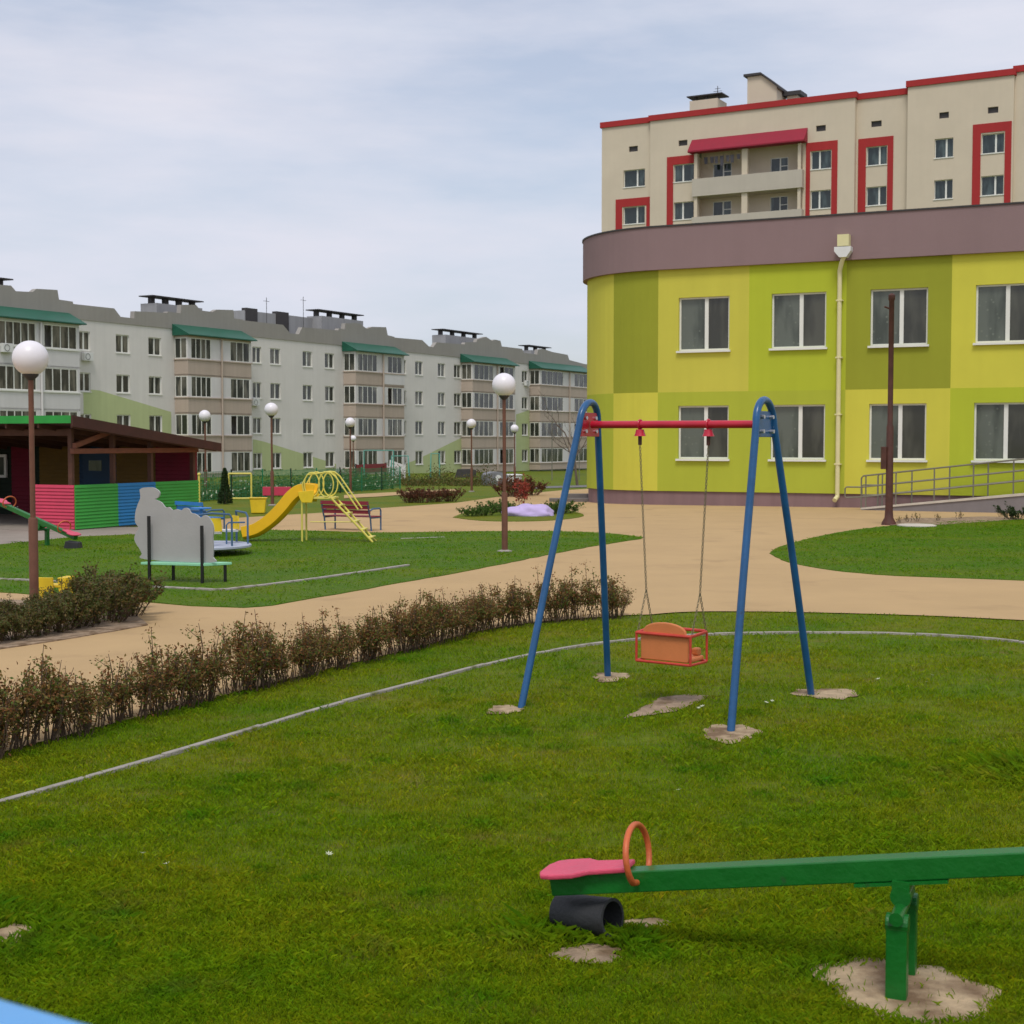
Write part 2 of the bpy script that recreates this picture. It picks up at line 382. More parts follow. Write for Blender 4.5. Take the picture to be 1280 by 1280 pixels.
def add_window(parent, u0, u1, z0, z1, y, glass, splits=(.5,), recess=.12, fr=.055, mull=.08, sill=True, glass2=None, transoms=(), sillm=None, sillout=.06, vert_dark=None):
    f = MB(); yb = y+recess
    f.box(u0, u0+fr, yb-.05, yb+.03, z0, z1); f.box(u1-fr, u1, yb-.05, yb+.03, z0, z1)
    f.box(u0+fr, u1-fr, yb-.05, yb+.03, z0, z0+fr); f.box(u0+fr, u1-fr, yb-.05, yb+.03, z1-fr, z1)
    for s in splits:
        um = u0+(u1-u0)*s; f.box(um-mull/2, um+mull/2, yb-.047, yb+.03, z0+fr, z1-fr)
    for (k, t) in transoms:
        xs = [0, *splits, 1]; ua = u0+(u1-u0)*xs[k]; ub = u0+(u1-u0)*xs[k+1]; zt = z0+(z1-z0)*t
        f.box(ua+.03, ub-.03, yb-.044, yb+.03, zt-.03, zt+.03)
    w = f.build('window', M['pvc'], parent)
    if glass2 is not None:
        um = u0+(u1-u0)*splits[0]
        MB().box(u0, um, yb-.005, yb+.01, z0, z1).build('pane', glass, w)
        MB().box(um+.001, u1, yb-.005, yb+.01, z0, z1).build('pane', glass2, w)
    else:
        MB().box(u0+.01, u1-.01, yb-.005, yb+.01, z0+.01, z1-.01).build('pane', glass, w)
    if sill:
        MB().box(u0-.05, u1+.05, y-sillout, yb-.052, z0-.06, z0-.003).build('sill', sillm or M['pvc'], w)
    return w

# ============================================================ ground sheets
def sheet(name, pts, dz, m, thick=0.0):
    bm = bmesh.new(); vs = [bm.verts.new((p[0], p[1], 0)) for p in pts]; bm.faces.new(vs)
    for Yc in (40, 160):
        g = bm.verts[:] + bm.edges[:] + bm.faces[:]
        bmesh.ops.bisect_plane(bm, geom=g, plane_co=(0,Yc,0), plane_no=(0,1,0))
    bmesh.ops.triangulate(bm, faces=bm.faces[:])
    for v in bm.verts: v.co.z = gz(v.co.y) + dz
    bmesh.ops.recalc_face_normals(bm, faces=bm.faces[:])
    for f in bm.faces:
        if f.normal.z < 0: f.normal_flip()
    if thick:
        r = bmesh.ops.extrude_face_region(bm, geom=bm.faces[:])
        for v in r['geom']:
            if isinstance(v, bmesh.types.BMVert): v.co.z -= thick
        bmesh.ops.recalc_face_normals(bm, faces=bm.faces[:])
    me = bpy.data.meshes.new(name); bm.to_mesh(me); bm.free(); me.materials.append(m)
    o = bpy.data.objects.new(name, me); COL.objects.link(o); return structure(o)
def PX(pts): return [(gp(x,y).x, gp(x,y).y) for x, y in pts]
def smooth_line(pts, n=6):
    """Catmull-Rom through 2-D points"""
    out = []
    P = [pts[0]] + list(pts) + [pts[-1]]
    for i in range(1, len(P)-2):
        p0,p1,p2,p3 = [np.array(P[j][:2], float) for j in (i-1,i,i+1,i+2)]
        for k in range(n):
            t = k/n
            out.append(tuple(.5*((2*p1)+(-p0+p2)*t+(2*p0-5*p1+4*p2-p3)*t*t+(-p0+3*p1-3*p2+p3)*t**3)))
    out.append(tuple(pts[-1][:2])); return out
def ragged(pts, amp, step=.12):
    out = []
    n = len(pts)
    for i in range(n):
        a = np.array(pts[i]); b = np.array(pts[(i+1)%n]); d = np.linalg.norm(b-a); k = max(1, int(d/step))
        for j in range(k):
            p = a+(b-a)*j/k; out.append((p[0]+random.uniform(-amp,amp), p[1]+random.uniform(-amp,amp)))
    return out

structure(sheet('ground', [(-900,-60),(900,-60),(900,2500),(-900,2500)], -.012, M['lawn']))
LAWN_EDGE = smooth_line(PX([(812,768),(850,765),(900,764),(1000,765),(1150,769),(1280,775)]))
HEDGE = smooth_line(PX([(-120,985),(0,941),(75,921),(200,889),(350,851),(500,814),(640,781),(812,767)]), 5)
plaza = [(-30, 8.5)] + HEDGE[:-1] + LAWN_EDGE + [(12,14.2),(40,13),(60,60)] + PX([(1290,622),(735,611),(700,613),(640,618.5),(570,628.5),(465,636)]) + PX([(400,641),(300,647),(240,651),(170,660),(60,658),(-200,662)]) + [(-30,30)]
sheet('paved_path', plaza, 0.0, M['paving'])
sheet('grey_paving', PX([(-150,656),(60,659),(170,659),(262,652),(258,662),(180,669),(100,672),(0,682),(-150,692)]), .004, M['greypave'])
LAWN_LEFT = PX([(-120,690),(0,681),(100,671),(180,668),(262,664),(330,663)]) + smooth_line(PX([(330,663),(400,664),(475,666),(600,664.5),(700,664.5),(760,667),(803,672)]),4)[1:] + smooth_line(PX([(800,674),(720,687),(600,711),(500,729),(420,743),(340,757),(303,760)]),4) + PX([(240,758),(170,752),(60,744),(-120,735)])
sheet('playground_lawn', ragged(LAWN_LEFT,.025,.25), .010, M['lawn2'], .03)
LAWN_RIGHT = smooth_line(PX([(963,692),(975,684),(1010,674),(1060,664),(1120,657),(1200,652),(1300,649)]),4) + [(26,35),(26,17)] + smooth_line(PX([(1400,735),(1280,726),(1120,720),(1040,713),(985,703),(963,692)]),4)[:-1]
sheet('entrance_lawn', ragged(LAWN_RIGHT,.02,.25), .010, M['lawn2'], .03)
BED = PX([(-150,838),(0,812),(60,803),(120,793),(186,782),(170,770),(110,755),(0,750),(-150,748)])
sheet('soil_bed', ragged(BED,.02,.2), .012, M['dirt'], .03)
sheet('flower_bed_soil', smooth_line(PX([(566,647),(585,640),(620,634),(680,633),(715,639),(730,645),(700,650),(650,652),(600,651),(566,647)]),3)[:-1], .012, M['lawn'], .03)
sheet('bare_soil', ragged(PX([(1112,657),(1130,648),(1180,648),(1230,646),(1262,647),(1280,649),(1200,655),(1150,658)]),.03,.3), .014, M['dirt'])
sheet('far_path', PX([(430,619),(450,617.5),(568,611.5),(572,613.5),(470,621),(430,623)]), .006, M['paving'])
sheet('access_road', PX([(640,609),(735,606.5),(735,609),(640,611.5)]), .008, M['asphalt'])

PATCHES = []
def patch(cx, cy, rx, ry, m='sand', name='sand_patch', amp=.16, pts=None, dz=-.004):
    c = gp(cx, cy); ex = gp(cx+rx, cy); ey = gp(cx, cy-ry); ax = (ex-c).length; ay = (ey-c).length
    out = []; ph = [random.uniform(0,6.28) for _ in range(4)]
    if pts: out = ragged(PX(pts), .012, .05)
    else:
        for k in range(44):
            t = 2*math.pi*k/44
            r = 1 + amp*math.sin(2*t+ph[0]) + amp*.7*math.sin(3*t+ph[1]) + amp*.5*math.sin(7*t+ph[2]) + random.uniform(-.06,.06)
            out.append((c.x+ax*r*math.cos(t), c.y+ay*r*math.sin(t)))
    PATCHES.append(out); return sheet(name, out, dz, M[m])
patch(631,886,24,5); patch(763,845,22,6); patch(912,915,37,10); patch(1033,866,35,7)
patch(0,0,1,1,'dirt','worn_soil',pts=[(779,897),(800,885),(826,871),(860,867),(886,869),(868,879),(845,888),(810,893)])
patch(1133,1236,104,38,'sand',amp=.10); patch(735,1191,48,10,'dirt','worn_soil'); patch(806,1152,30,6); patch(-4,1171,30,17)

# kerbs ------------------------------------------------------------
def kerb(name, line, w, h, label, gaps=()):
    root = empty(name, (line[0][0], line[0][1], 0), 0, label, 'kerb')
    # individual kerb stones with tiny joints
    L_ = [np.array(p) for p in line]; segs = []
    cum = [0]
    for a, b in zip(L_, L_[1:]): cum.append(cum[-1]+np.linalg.norm(b-a))
    tot = cum[-1]; step = 1.0
    def P(s):
        s = min(max(s,0),tot-1e-6); i = max(k for k in range(len(cum)) if cum[k] <= s); i = min(i, len(L_)-2)
        t = (s-cum[i])/(cum[i+1]-cum[i]); return L_[i]+(L_[i+1]-L_[i])*t
    s = 0; k = 0
    while s < tot:
        e = min(s+step-.012, tot)
        if not any(a < s/tot < b for a, b in gaps):
            mb = MB(); n = 4; q = [P(s+(e-s)*i/n) for i in range(n+1)]; dz = random.uniform(-.004,.004)
            vs = []
            for i in range(n+1):
                d = q[min(i+1,n)]-q[max(i-1,0)]; d = d/(np.linalg.norm(d)+1e-9); nn = np.array((-d[1], d[0]))
                for sgn, zz in ((-1,-.05),(-1,h+dz),(1,h+dz),(1,-.05)):
                    p = q[i]+nn*w/2*sgn; vs.append((p[0]-line[0][0], p[1]-line[0][1], zz))
            fs = [(0,1,2,3),(n*4+3,n*4+2,n*4+1,n*4)]
            for i in range(n):
                for c in range(4): fs.append((i*4+c, i*4+(c+1)%4, (i+1)*4+(c+1)%4, (i+1)*4+c))
            mb.add(vs, fs).build('kerb_stone', M['kerb'], root, bevel=.006)
        s += step
KERB = smooth_line(PX([(-160,1043),(0,1002),(240,934),(400,885),(520,853),(600,832),(656,819),(690,813),(739,805),(795,799),(860,794),(937,791.5),(1076,790.5),(1150,793),(1220,797),(1280,803),(1400,818)]), 5)
kerb('lawn_kerb', KERB, .042, .010, 'long thin concrete kerb curving through the front lawn behind the swing', gaps=((.545,.575),(.60,.615)))
kerb('sandpit_kerb', PX([(-120,719),(0,725),(175,734),(277,739.5),(400,724),(510,708)]), .08, .03, 'pale thin kerb with a corner on the lawn near the cloud backed bench')
kerb('lamp_kerb', PX([(500,674),(555,672)]), .08, .02, 'short pale kerb lying in the lawn right of the slide ladder')

# ============================================================ nursery school building
B = gp(820, 631)
K = Frame((B.x, B.y, 0), (.908, -.419))
kroot = empty('nursery_building', (K.O.x, K.O.y, 0), K.a, 'two storey nursery building in yellow, lime and olive panels with rounded corner and mauve parapet', 'building')
R = 3.3; ARC = R*math.pi/2
def kc(u, d=0):
    if u >= 0: return (u, d)
    if u >= -ARC:
        t = -u/R; r = R-d; return (-r*math.sin(t), R-r*math.cos(t))
    return (-R+d, R+(-u-ARC))
zf = K.px(1000, 488)[1]; zp = K.px(820, 338)[1]; zt = K.px(820, 285)[1]; zb = .38
UM = 26.0
def ku(x): return K.u_at(x)
wins = []
for (a,b) in ((847.5,910.5),(963,1031),(1086,1157.5),(1217,1291)): wins.append((ku(a), ku(b)))
wup = (K.px(880,438)[1], K.px(880,371)[1]); wlo = (K.px(880,573.5)[1], K.px(880,507)[1])
w_ = wins[-1][1]-wins[-1][0]
for k in (1,2,3): wins.append((wins[3][0]+k*(wins[3][0]-wins[2][0]), wins[3][0]+k*(wins[3][0]-wins[2][0])+w_))
ops = [(a,b,wup[0],wup[1]) for a,b in wins] + [(a,b,wlo[0],wlo[1]) for a,b in wins]
seams = [ku(822), ku(935), ku(1056), ku(1187), ku(1300)+1.4, UM]
s_a = -min((abs((lambda q: (K.O + K.u*q[0] + K.n*q[1]))(kc(-t)).x/((K.O + K.u*kc(-t)[0] + K.n*kc(-t)[1]).y) - ray(767,440).x), t) for t in np.arange(.05, 3.6, .02))[1]   # curved seam at pixel 767
top = [('kyellow', -ARC-14, s_a), ('kolive', s_a, seams[0]), ('kyellow', seams[0], seams[1]), ('klime', seams[1], seams[2]), ('kolive', seams[2], seams[3]), ('kyellowbright', seams[3], seams[4]), ('klime', seams[4], seams[5])]
bot = [('kgreen', -ARC-14, s_a), ('kyellowbright', s_a, seams[0]), ('kgreen', seams[0], seams[1]), ('kgreen', seams[1], seams[2]), ('kyellowbright', seams[2], seams[3]), ('klime', seams[3], seams[4]), ('kolive', seams[4], seams[5])]
nm = {'kyellow':'mustard yellow wall panel','kyellowbright':'yellow wall panel','klime':'lime green wall panel','kgreen':'leaf green wall panel','kolive':'olive wall panel'}
for row, z0, z1 in ((top, zf, zp+.1), (bot, zb, zf)):
    for m_, a, b in row:
        mb = MB(); o_ = [o for o in ops if a-.01 <= o[0] < b+.01 and z0 < (o[2]+o[3])/2 < z1]
        if a < -ARC: # straight return plus arc
            wall_sheet(mb, -ARC, b, z0, z1, [], curve=kc); mb.add([(*kc(a),z0),(*kc(-ARC),z0),(*kc(-ARC),z1),(*kc(a),z1)],[(0,1,2,3)])
        else: wall_sheet(mb, a, b, z0, z1, o_, depth=.16, curve=kc)
        o = mb.build('wall_panel', M[m_], kroot); o['label'] = nm[m_]
def swept(name, m_, z0, z1, out, parent, thick=.3, ua=-ARC-14, ub=UM):
    mb = MB(); us = [ua] + [-ARC + i*ARC/22 for i in range(23)] + [ub]
    vs = []
    for u in us:
        for d, z in ((-out,z0),(-out,z1),(thick,z1),(thick,z0)): q = kc(u,d); vs.append((*q, z))
    n = len(us); fs = [(0,1,2,3),((n-1)*4+3,(n-1)*4+2,(n-1)*4+1,(n-1)*4)]
    for i in range(n-1):
        for c in range(4): fs.append((i*4+c,i*4+(c+1)%4,(i+1)*4+(c+1)%4,(i+1)*4+c))
    return mb.add(vs, fs).build(name, M[m_], parent)
swept('parapet', 'kmauve', zp, zt, .14, kroot)
swept('parapet_cap', 'darksteel', zt+.002, zt+.045, .17, kroot, .33)
swept('plinth', 'kplinth', -.3, zb-.002, -.05, kroot)
MB().prism([(UM,.3)]+[kc(u,.3) for u in [0]+[-i*ARC/12 for i in range(13)]]+[kc(-ARC-14,.3),(UM,18)], 'z', zt-.6, zt-.4).build('roof', M['roofgrey'], kroot)
for a, b in wins:
    for z0, z1 in (wup, wlo):
        add_window(kroot, a, b, z0, z1, 0, M['kglassL'], (.54,), recess=.13, fr=.05, mull=.11, glass2=M['kglassR'], sillout=.09)
# downpipe
ud = ku(1053); mb = MB(); zt2 = zp-.15
mb.tube([(ud+.05,-.30,zp+.35),(ud+.05,-.30,zp+.05),(ud+.0,-.28,zp-.02),(ud-.10,-.13,zp-.28),(ud-.10,-.12,zp-.5),(ud-.10,-.12,.45),(ud-.10,-.12,.30),(ud-.14,-.30,.20)], .065, 10)
dp = mb.build('downpipe', M['cream'], kroot, smooth=True)
MB().box(ud-.12,ud+.20,-.42,-.15,zp+.36,zp+.68).build('outlet_box', M['cream'], dp)
hb = MB().prism([(ud-.20,zp+.34),(ud+.26,zp+.34),(ud+.26,zp+.22),(ud+.14,zp+.05),(ud-.06,zp+.05),(ud-.20,zp+.22)],'y',-.44,-.15).build('hopper', M['white'], dp)
for zz in (1.2,2.6,4.2,5.8): MB().box(ud-.19,ud-.01,-.19,-.01,zz,zz+.04).build('pipe_clamp', M['cream'], dp)

# doorstep slabs left of the nursery corner
s = gp(712, 627)
mb = MB().box(-.65,.9,-.3,.3,0,.12).box(-.1,.9,.32,.9,0,.24)
tag(mb.build('concrete_step', M['concrete']), 'low grey concrete steps at the rounded corner of the yellow nursery', 'steps').location = (s.x, s.y, gz(s.y)-.01)

# ramp -------------------------------------------------------------
rr = gp(1076, 637.5)
RF = Frame((rr.x, rr.y, 0), (.908,-.419))
uE = RF.u_at(1400); zE = RF.px(1280,618)[1]*(uE/RF.u_at(1280))
rroot = empty('access_ramp', (rr.x, rr.y, 0), RF.a, 'grey concrete access ramp rising to the right along the nursery wall', 'ramp')
MB().prism([(0,-.02),(uE,-.02),(uE,zE-.06),(0,.01)], 'y', 0, 1.15).build('ramp_body', M['rampside'], rroot)
MB().prism([(0,.012),(uE,zE-.058),(uE,zE+.02),(0,.06)], 'y', -.03, .12).build('ramp_edge', M['rampedge'], rroot)
for yy, nm2, u00 in ((.04,'near',0.0),(1.08,'far',.25)):
    rl = empty('ramp_railing', RF.O + RF.u*u00 + RF.n*yy, RF.a, 'galvanised pipe railing on the %s side of the access ramp' % ('front' if nm2=='near' else 'wall'), 'railing')
    def zz(u): return (u+u00)/uE*zE
    e = uE-u00
    for hgt, st in ((.92,.0),(.62,-.35),(.35,-.35)):
        mb = MB()
        if hgt == .92: mb.tube([(0,0,zz(0)+.05),(0,0,zz(0)+.87),(.05,0,zz(.05)+.92),(e,0,zz(e)+.92)], .022, 8)
        elif hgt == .62: mb.tube([(-.0,0,zz(0)+.35),(-.4,0,zz(0)+.33),(-.44,0,zz(0)+.36),(-.44,0,zz(0)+.58),(-.4,0,zz(0)+.62),(0,0,zz(0)+.62),(e,0,zz(e)+.62)], .02, 8)
        else: mb.tube([(0,0,zz(0)+.35),(e,0,zz(e)+.35)], .02, 8)
        mb.build('rail', M['railgrey'], rl, smooth=True)
    u = .12
    while u < e:
        MB().tube([(u,0,zz(u)),(u,0,zz(u)+.91)], .02, 8).build('baluster', M['railgrey'], rl, smooth=True); u += 1.0 if u > .2 else .8

# ============================================================ beige tower block
def ray_frame(px, Y, d): p = at(px, 550, Y); return Frame((p.x, p.y, gz(Y)), d)
T = ray_frame(749.5, 114, (.877,-.481))
troot = empty('tower_block', T.O, T.a, 'tall beige block with red cornice and red window surrounds behind the nursery', 'building')
def tr(x0, y0, x1, y1):
    u0, za = T.px(x0, y0); u1, zb_ = T.px(x1, y0); _, zc = T.px((x0+x1)/2, (y1)); _, zd = T.px((x0+x1)/2, y0)
    return (u0, u1, zc, zd)
TW = [(776,213,803,233,1),(777.5,258,803,277,1),(840.5,205,862.5,225,0),(840.5,250,862.5,271,0),(1010,189.5,1035,209.5,0),(1010,237,1035,257.5,0),
      (1077,186,1102,206,0),(1077,234,1102,255,0),(1163,166.5,1186,189,0),(1163,216,1186,238,0),(1221,162,1249,184,2),(1221,211,1249,234,2)]
# tidy: one height for each storey
zA = (T.px(788,233)[1], T.px(788,213)[1]); zB = (T.px(788,277)[1], T.px(788,257.5)[1])
hw = 1.32; zA = (zA[0], zA[0]+hw); zB = (zA[0]-2.85, zA[0]-2.85+hw)
cols = [(776.5,803),(840.5,866),(1010,1035),(1077,1102),(1163,1186),(1221,1249),(1292,1318)]
colu = [(T.u_at(a), T.u_at(b)) for a, b in cols]
zvent = T.px(788,189)[1]; VENT = [(783,794),(846,857),(1016,1028),(1082,1095),(1168,1180),(1228,1241)]
ventu = [(T.u_at(a), T.u_at(b)) for a, b in VENT]
steps = [(0, T.u_at(811), 154.5, 749.5, .25), (T.u_at(811), T.u_at(1064), 145.5, 812, 0.0), (T.u_at(1064), T.u_at(1129), 119, 1066, .45), (T.u_at(1129), T.u_at(1260), 102.8, 1131, 0.0), (T.u_at(1260), T.u_at(1260)+14, 84.5, 1261, .3)]
ub0, ub1 = T.u_at(868), T.u_at(1000)   # loggia block
zth = []
for (a, b, ypx, xpx, rec) in steps:
    ztop = T.px(xpx, ypx, rec)[1]; zth.append(ztop)
    o_ = [(c, d, z0, z1) for (c, d) in colu for z0, z1 in (zA, zB, (zB[0]-2.85, zB[1]-2.85)) if a < (c+d)/2 < b] + [(c, d, zvent, zvent+.42) for c, d in ventu if a < (c+d)/2 < b]
    if a < ub0 < b: o_.append((ub0, ub1, zB[0]-4.2, zA[1]+1.0))
    mb = MB(); wall_sheet(mb, a, b, 0, ztop, o_, depth=.24, y=rec)
    mb.add([(a,rec,0),(a,rec+.6,0),(a,rec+.6,ztop),(a,rec,ztop)],[(0,1,2,3)]); mb.add([(b,rec,0),(b,rec+.6,0),(b,rec+.6,ztop),(b,rec,ztop)],[(0,1,2,3)])
    mb.build('wall', M['tower'], troot)
    MB().box(a-(.12 if a > 0 else .12), b+.12, rec-.12, rec+.5, ztop-.38, ztop+.05).build('cornice', M['towerred'], troot)
    for (c, d) in colu:
        if a < (c+d)/2 < b:
            for k, (z0, z1) in enumerate((zA, zB, (zB[0]-2.85, zB[1]-2.85))):
                add_window(troot, c, d, z0, z1, rec, M['towerglass'], (.62 if c < 5 or c > 20 else .42,), recess=.2, fr=.045, mull=.12, sillout=.05)
    for c, d in ventu:
        if a < (c+d)/2 < b: MB().box(c, d, rec+.14, rec+.2, zvent, zvent+.42).build('vent', M['darksteel'], troot)
UT = steps[-1][1]
mb = MB(); zt_ = zth[0]
mb.add([(0,.25,0),(0,14,0),(0,14,zt_),(0,.25,zt_)],[(0,1,2,3)])
mb.build('side_wall', M['towerside'], troot)
MB().box(.05, UT, .6, 14, zt_-1.2, zt_-.9).build('roof', M['roofgrey'], troot)
# red surrounds: an inverted U round the windows
def surround(ua, ub, c, d, ztop, zlow, y, left=True, right=True, topb=None):
    mb = MB(); wl = c-.05; wr = d+.05; tb = topb or .62
    mb.box(ua, ub, y-.04, y+.0-.003, ztop-tb, ztop)
    if left: mb.box(ua, wl, y-.04, y-.003, zlow, ztop-tb)
    if right: mb.box(wr, ub, y-.04, y-.003, zlow, ztop-tb)
    mb.build('window_surround', M['towerred'], troot)
zlow = zB[0]-5
surround(T.u_at(767), T.u_at(811)-.03, colu[0][0]-.05, colu[0][1]+.1, zB[1]+.65, zlow, .25)
surround(T.u_at(832), T.u_at(868)-.02, colu[1][0], colu[1][1], zA[1]+.62, zlow, 0, right=False)
surround(T.u_at(1004), T.u_at(1043), colu[2][0], colu[2][1], zA[1]+.62, zlow, 0)
surround(T.u_at(1066.5), T.u_at(1110), colu[3][0], colu[3][1], zA[1]+.62, zlow, .45)
surround(T.u_at(1210), T.u_at(1258), colu[5][0], colu[5][1], zA[1]+.72, zlow, 0)
surround(T.u_at(1152), T.u_at(1194), colu[4][0], colu[4][1], zB[0]-.95, zlow, 0)
# loggia block: back wall, side walls, floors with solid parapets, middle pier, awning
dep = 1.1; PR = .55
bk = MB(); bw = []
for (xa, xb) in ((889,912),(960,982)):
    a, b = T.u_at(xa, dep), T.u_at(xb, dep)
    for z in (zA, zB, (zB[0]-2.85, zB[1]-2.85)): bw.append((a, b, z[0]-.1, z[1]))
wall_sheet(bk, ub0, ub1, zB[0]-4.2, zA[1]+1.0, bw, .12, y=dep)
for uu in (ub0, ub1): bk.add([(uu,-PR+.12,zB[0]-4.2),(uu,dep,zB[0]-4.2),(uu,dep,zA[1]+.5),(uu,-PR+.12,zA[1]+.5)],[(0,1,2,3)])
bk.build('loggia_wall', M['tower'], troot)
for w in bw: add_window(troot, *w, dep, M['towerglass'], (.55,), recess=.1, fr=.06, mull=.1, sill=False, transoms=((1,.55),))
um = T.u_at(928, -.4)
MB().box(um-.22, um+.22, -PR+.14, -.1, zB[0]-4, zA[1]+.6).build('pier', M['tower'], troot)
MB().box(ub0+.0, ub0+.25, -PR+.14, -.003, zB[0]-4, zA[1]+.6).build('pier', M['tower'], troot)
MB().box(ub1-.25, ub1, -PR+.14, -.003, zB[0]-4, zA[1]+.6).build('pier', M['tower'], troot)
zfl = T.px(930, 237.5, -PR)[1]
for k in range(3):
    z = zfl - 2.85*k
    MB().box(ub0-.12, ub1+.12, -PR, dep-.01, z-.16, z-.003).build('balcony_slab', M['towerside'], troot)
    MB().box(ub0-.12, ub1+.12, -PR, -PR+.12, z, z+1.15).box(ub0-.12, ub0, -PR+.12, -.01, z, z+1.15).box(ub1, ub1+.12, -PR+.12, -.01, z, z+1.15).build('balcony_parapet', M['towerside'], troot)
za = T.px(930, 183.5, -PR-.3)[1]; zc = T.px(930, 169)[1]
MB().prism([(-PR-.35,za),(-PR-.35,za+.1),(-.01,zc+.05),(-.01,za)], 'x', ub0-.35, ub1+.35).build('awning', M['crimson'], troot)
# laundry on the upper left balcony
hang = MB()
for i in range(7):
    u = ub0+.7+i*.42+random.uniform(-.08,.08); hh = random.uniform(.35,.75)
    hang.prism([(u,zA[1]+.3),(u+.3,zA[1]+.3),(u+.27,zA[1]+.3-hh),(u+.05,zA[1]+.32-hh)],'y',-.2+random.uniform(0,.1),-.17)
lo = hang.build('laundry', mat('mixed dark laundry', (.12,.11,.13), .9, .6, 1.5)); lo.parent = None
tag(lo, 'dark clothes hanging to dry on the top left balcony of the beige tower', 'laundry')
lo.location = troot.location; lo.rotation_euler = troot.rotation_euler
# chimneys
def tchim(x0, x1, yb, yt, w, cap, deep=2.0, stubs=0, slope=0):
    u0, z0 = T.px(x0, yb, w); u1, _ = T.px(x1, yb, w); _, z1 = T.px((x0+x1)/2, yt, w)
    mb = MB().box(u0, u1, w, w+deep, zt_-1, z1); ch = mb.build('chimney', M['tower'], troot)
    c = MB()
    if stubs:
        for i in range(stubs): uu = u0+.25+(u1-u0-.5)*i/(stubs-1); c.box(uu-.1, uu+.1, w+.5, w+.8, z1, z1+.35)
        c.box(u0-.3, u1+.3, w+.1, w+deep-.3, z1+.35, z1+.43)
    else: c.box(u0-.3, u1+.3, w-.25, w+deep+.25, z1+.002, z1+.3)
    c.build('chimney_cap', M['darksteel'], ch)
tchim(862, 897, 137, 124.5, 3, True, 2, 3)
tchim(984, 997, 118, 119.5, 3.5, True, 1.2)
u0, z0 = T.px(934, 130, 2); u1, _ = T.px(950, 130, 2); _, z1 = T.px(942, 95, 2)
# tall chimney seen on its corner: runs deep away from the facade
u2, _ = T.px(971, 110, 2)
mb = MB().prism([(u0,zt_-1),(u2,zt_-1),(u2,z1-.95),(u0+1.1,z1-.02),(u0,z1-.02)], 'y', 2, 4.2); ch = mb.build('chimney', M['tower'], troot)
MB().prism([(u0-.25,z1),(u0+1.15,z1),(u2+.2,z1-1.15),(u2+.2,z1-.97),(u0+1.1,z1+.17),(u0-.25,z1+.17)], 'y', 1.8, 4.4).build('chimney_cap', M['darksteel'], ch)
ua, _ = T.px(897, 120, 4)
MB().tube([(ua,4,zt_-1),(ua,4,z1+.1)], .03, 5).tube([(ua-.35,4,z1-.3),(ua+.35,4,z1-.3)], .02, 4).tube([(ua-.22,4,z1-.1),(ua+.22,4,z1-.1)], .02, 4).build('antenna', M['darksteel'], troot)

# ============================================================ long block of flats
A0 = at(155, 550, 101.6); t0 = -24.0
A = Frame((A0.x, A0.y, -1.4), (.476,.879))
aroot = empty('apartment_building', A.O, A.a, 'long four storey grey block of flats with green balcony roofs and stepped brown parapet', 'building')
def au(x, w=0): return A.u_at(x, w)
zr = [9.28-2.8*k + 1.4 for k in range(4)]      # window tops above the root
wh = 1.28
BX = -1.3    # balcony front plane
# sections: flat-wall windows (px centres), balconies (front-plane px ranges)
wcols = [107,155,195, 322,345,385,412.5, 504,524,552,572, 656]
wu = []
for c in wcols:
    u = au(c); half = .66 if c not in (107,322,504) else .55
    wu.append((u-half, u+half))
# wall with openings; parapet band top part
zpar = A.px(155, 405)[1]
UA, UB = au(0)-16, au(728)+26
gtri = []  # green painted slopes
wall = MB(); wall_sheet(wall, UA, UB, .0, zpar, [(a,b,z-wh,z) for a,b in wu for z in zr], .14)
wall.build('wall', M['flat'], aroot)
# pale green painted areas: thin render coat proud of the wall, cut round the windows
def green_area(poly):
    """poly in (u,z); coat is built in narrow vertical strips under its top line"""
    us = sorted({p[0] for p in poly} | {x for a,b in wu for x in (a,b) if poly[0][0] < x < poly[-1][0]} | set(np.arange(poly[0][0], poly[-1][0], .7).tolist()))
    def top(u):
        for (a,za),(b,zb__) in zip(poly, poly[1:]):
            if a <= u <= b: return za+(zb__-za)*(u-a)/(b-a+1e-9)
        return poly[-1][1]
    mb = MB(); y = -.004
    for a, b in zip(us, us[1:]):
        m_ = (a+b)/2; blocked = sorted([(z-wh,z) for (c,d) in wu if c < m_ < d for z in zr]); ta, tb = top(a), top(b); z = 0
        for (c, d) in blocked:
            if c < min(ta,tb): mb.add([(a,y,z),(b,y,z),(b,y,c),(a,y,c)],[(0,1,2,3)]); z = d
            else: break
        if z < min(ta,tb): mb.add([(a,y,z),(b,y,z),(b,y,tb),(a,y,ta)],[(0,1,2,3)])
    o = mb.build('painted_slope', M['flatgreen'], aroot); o['label'] = 'pale green painted area low on the wall'
def ap(x, y): return A.px(x, y)
green_area([ap(104,486), ap(124,488), ap(214,515)])
green_area([ap(316,549), ap(330,552), ap(420,580)])
green_area([ap(504,581), ap(522,574), ap(583,544)])
green_area([ap(645,518), ap(660,513), ap(671.5,510)])
for (a, b) in wu:
    for z in zr: add_window(aroot, a, b, z-wh, z, 0, M['flatglass'], (.5,), recess=.12, fr=.07, mull=.12, sillout=.05)
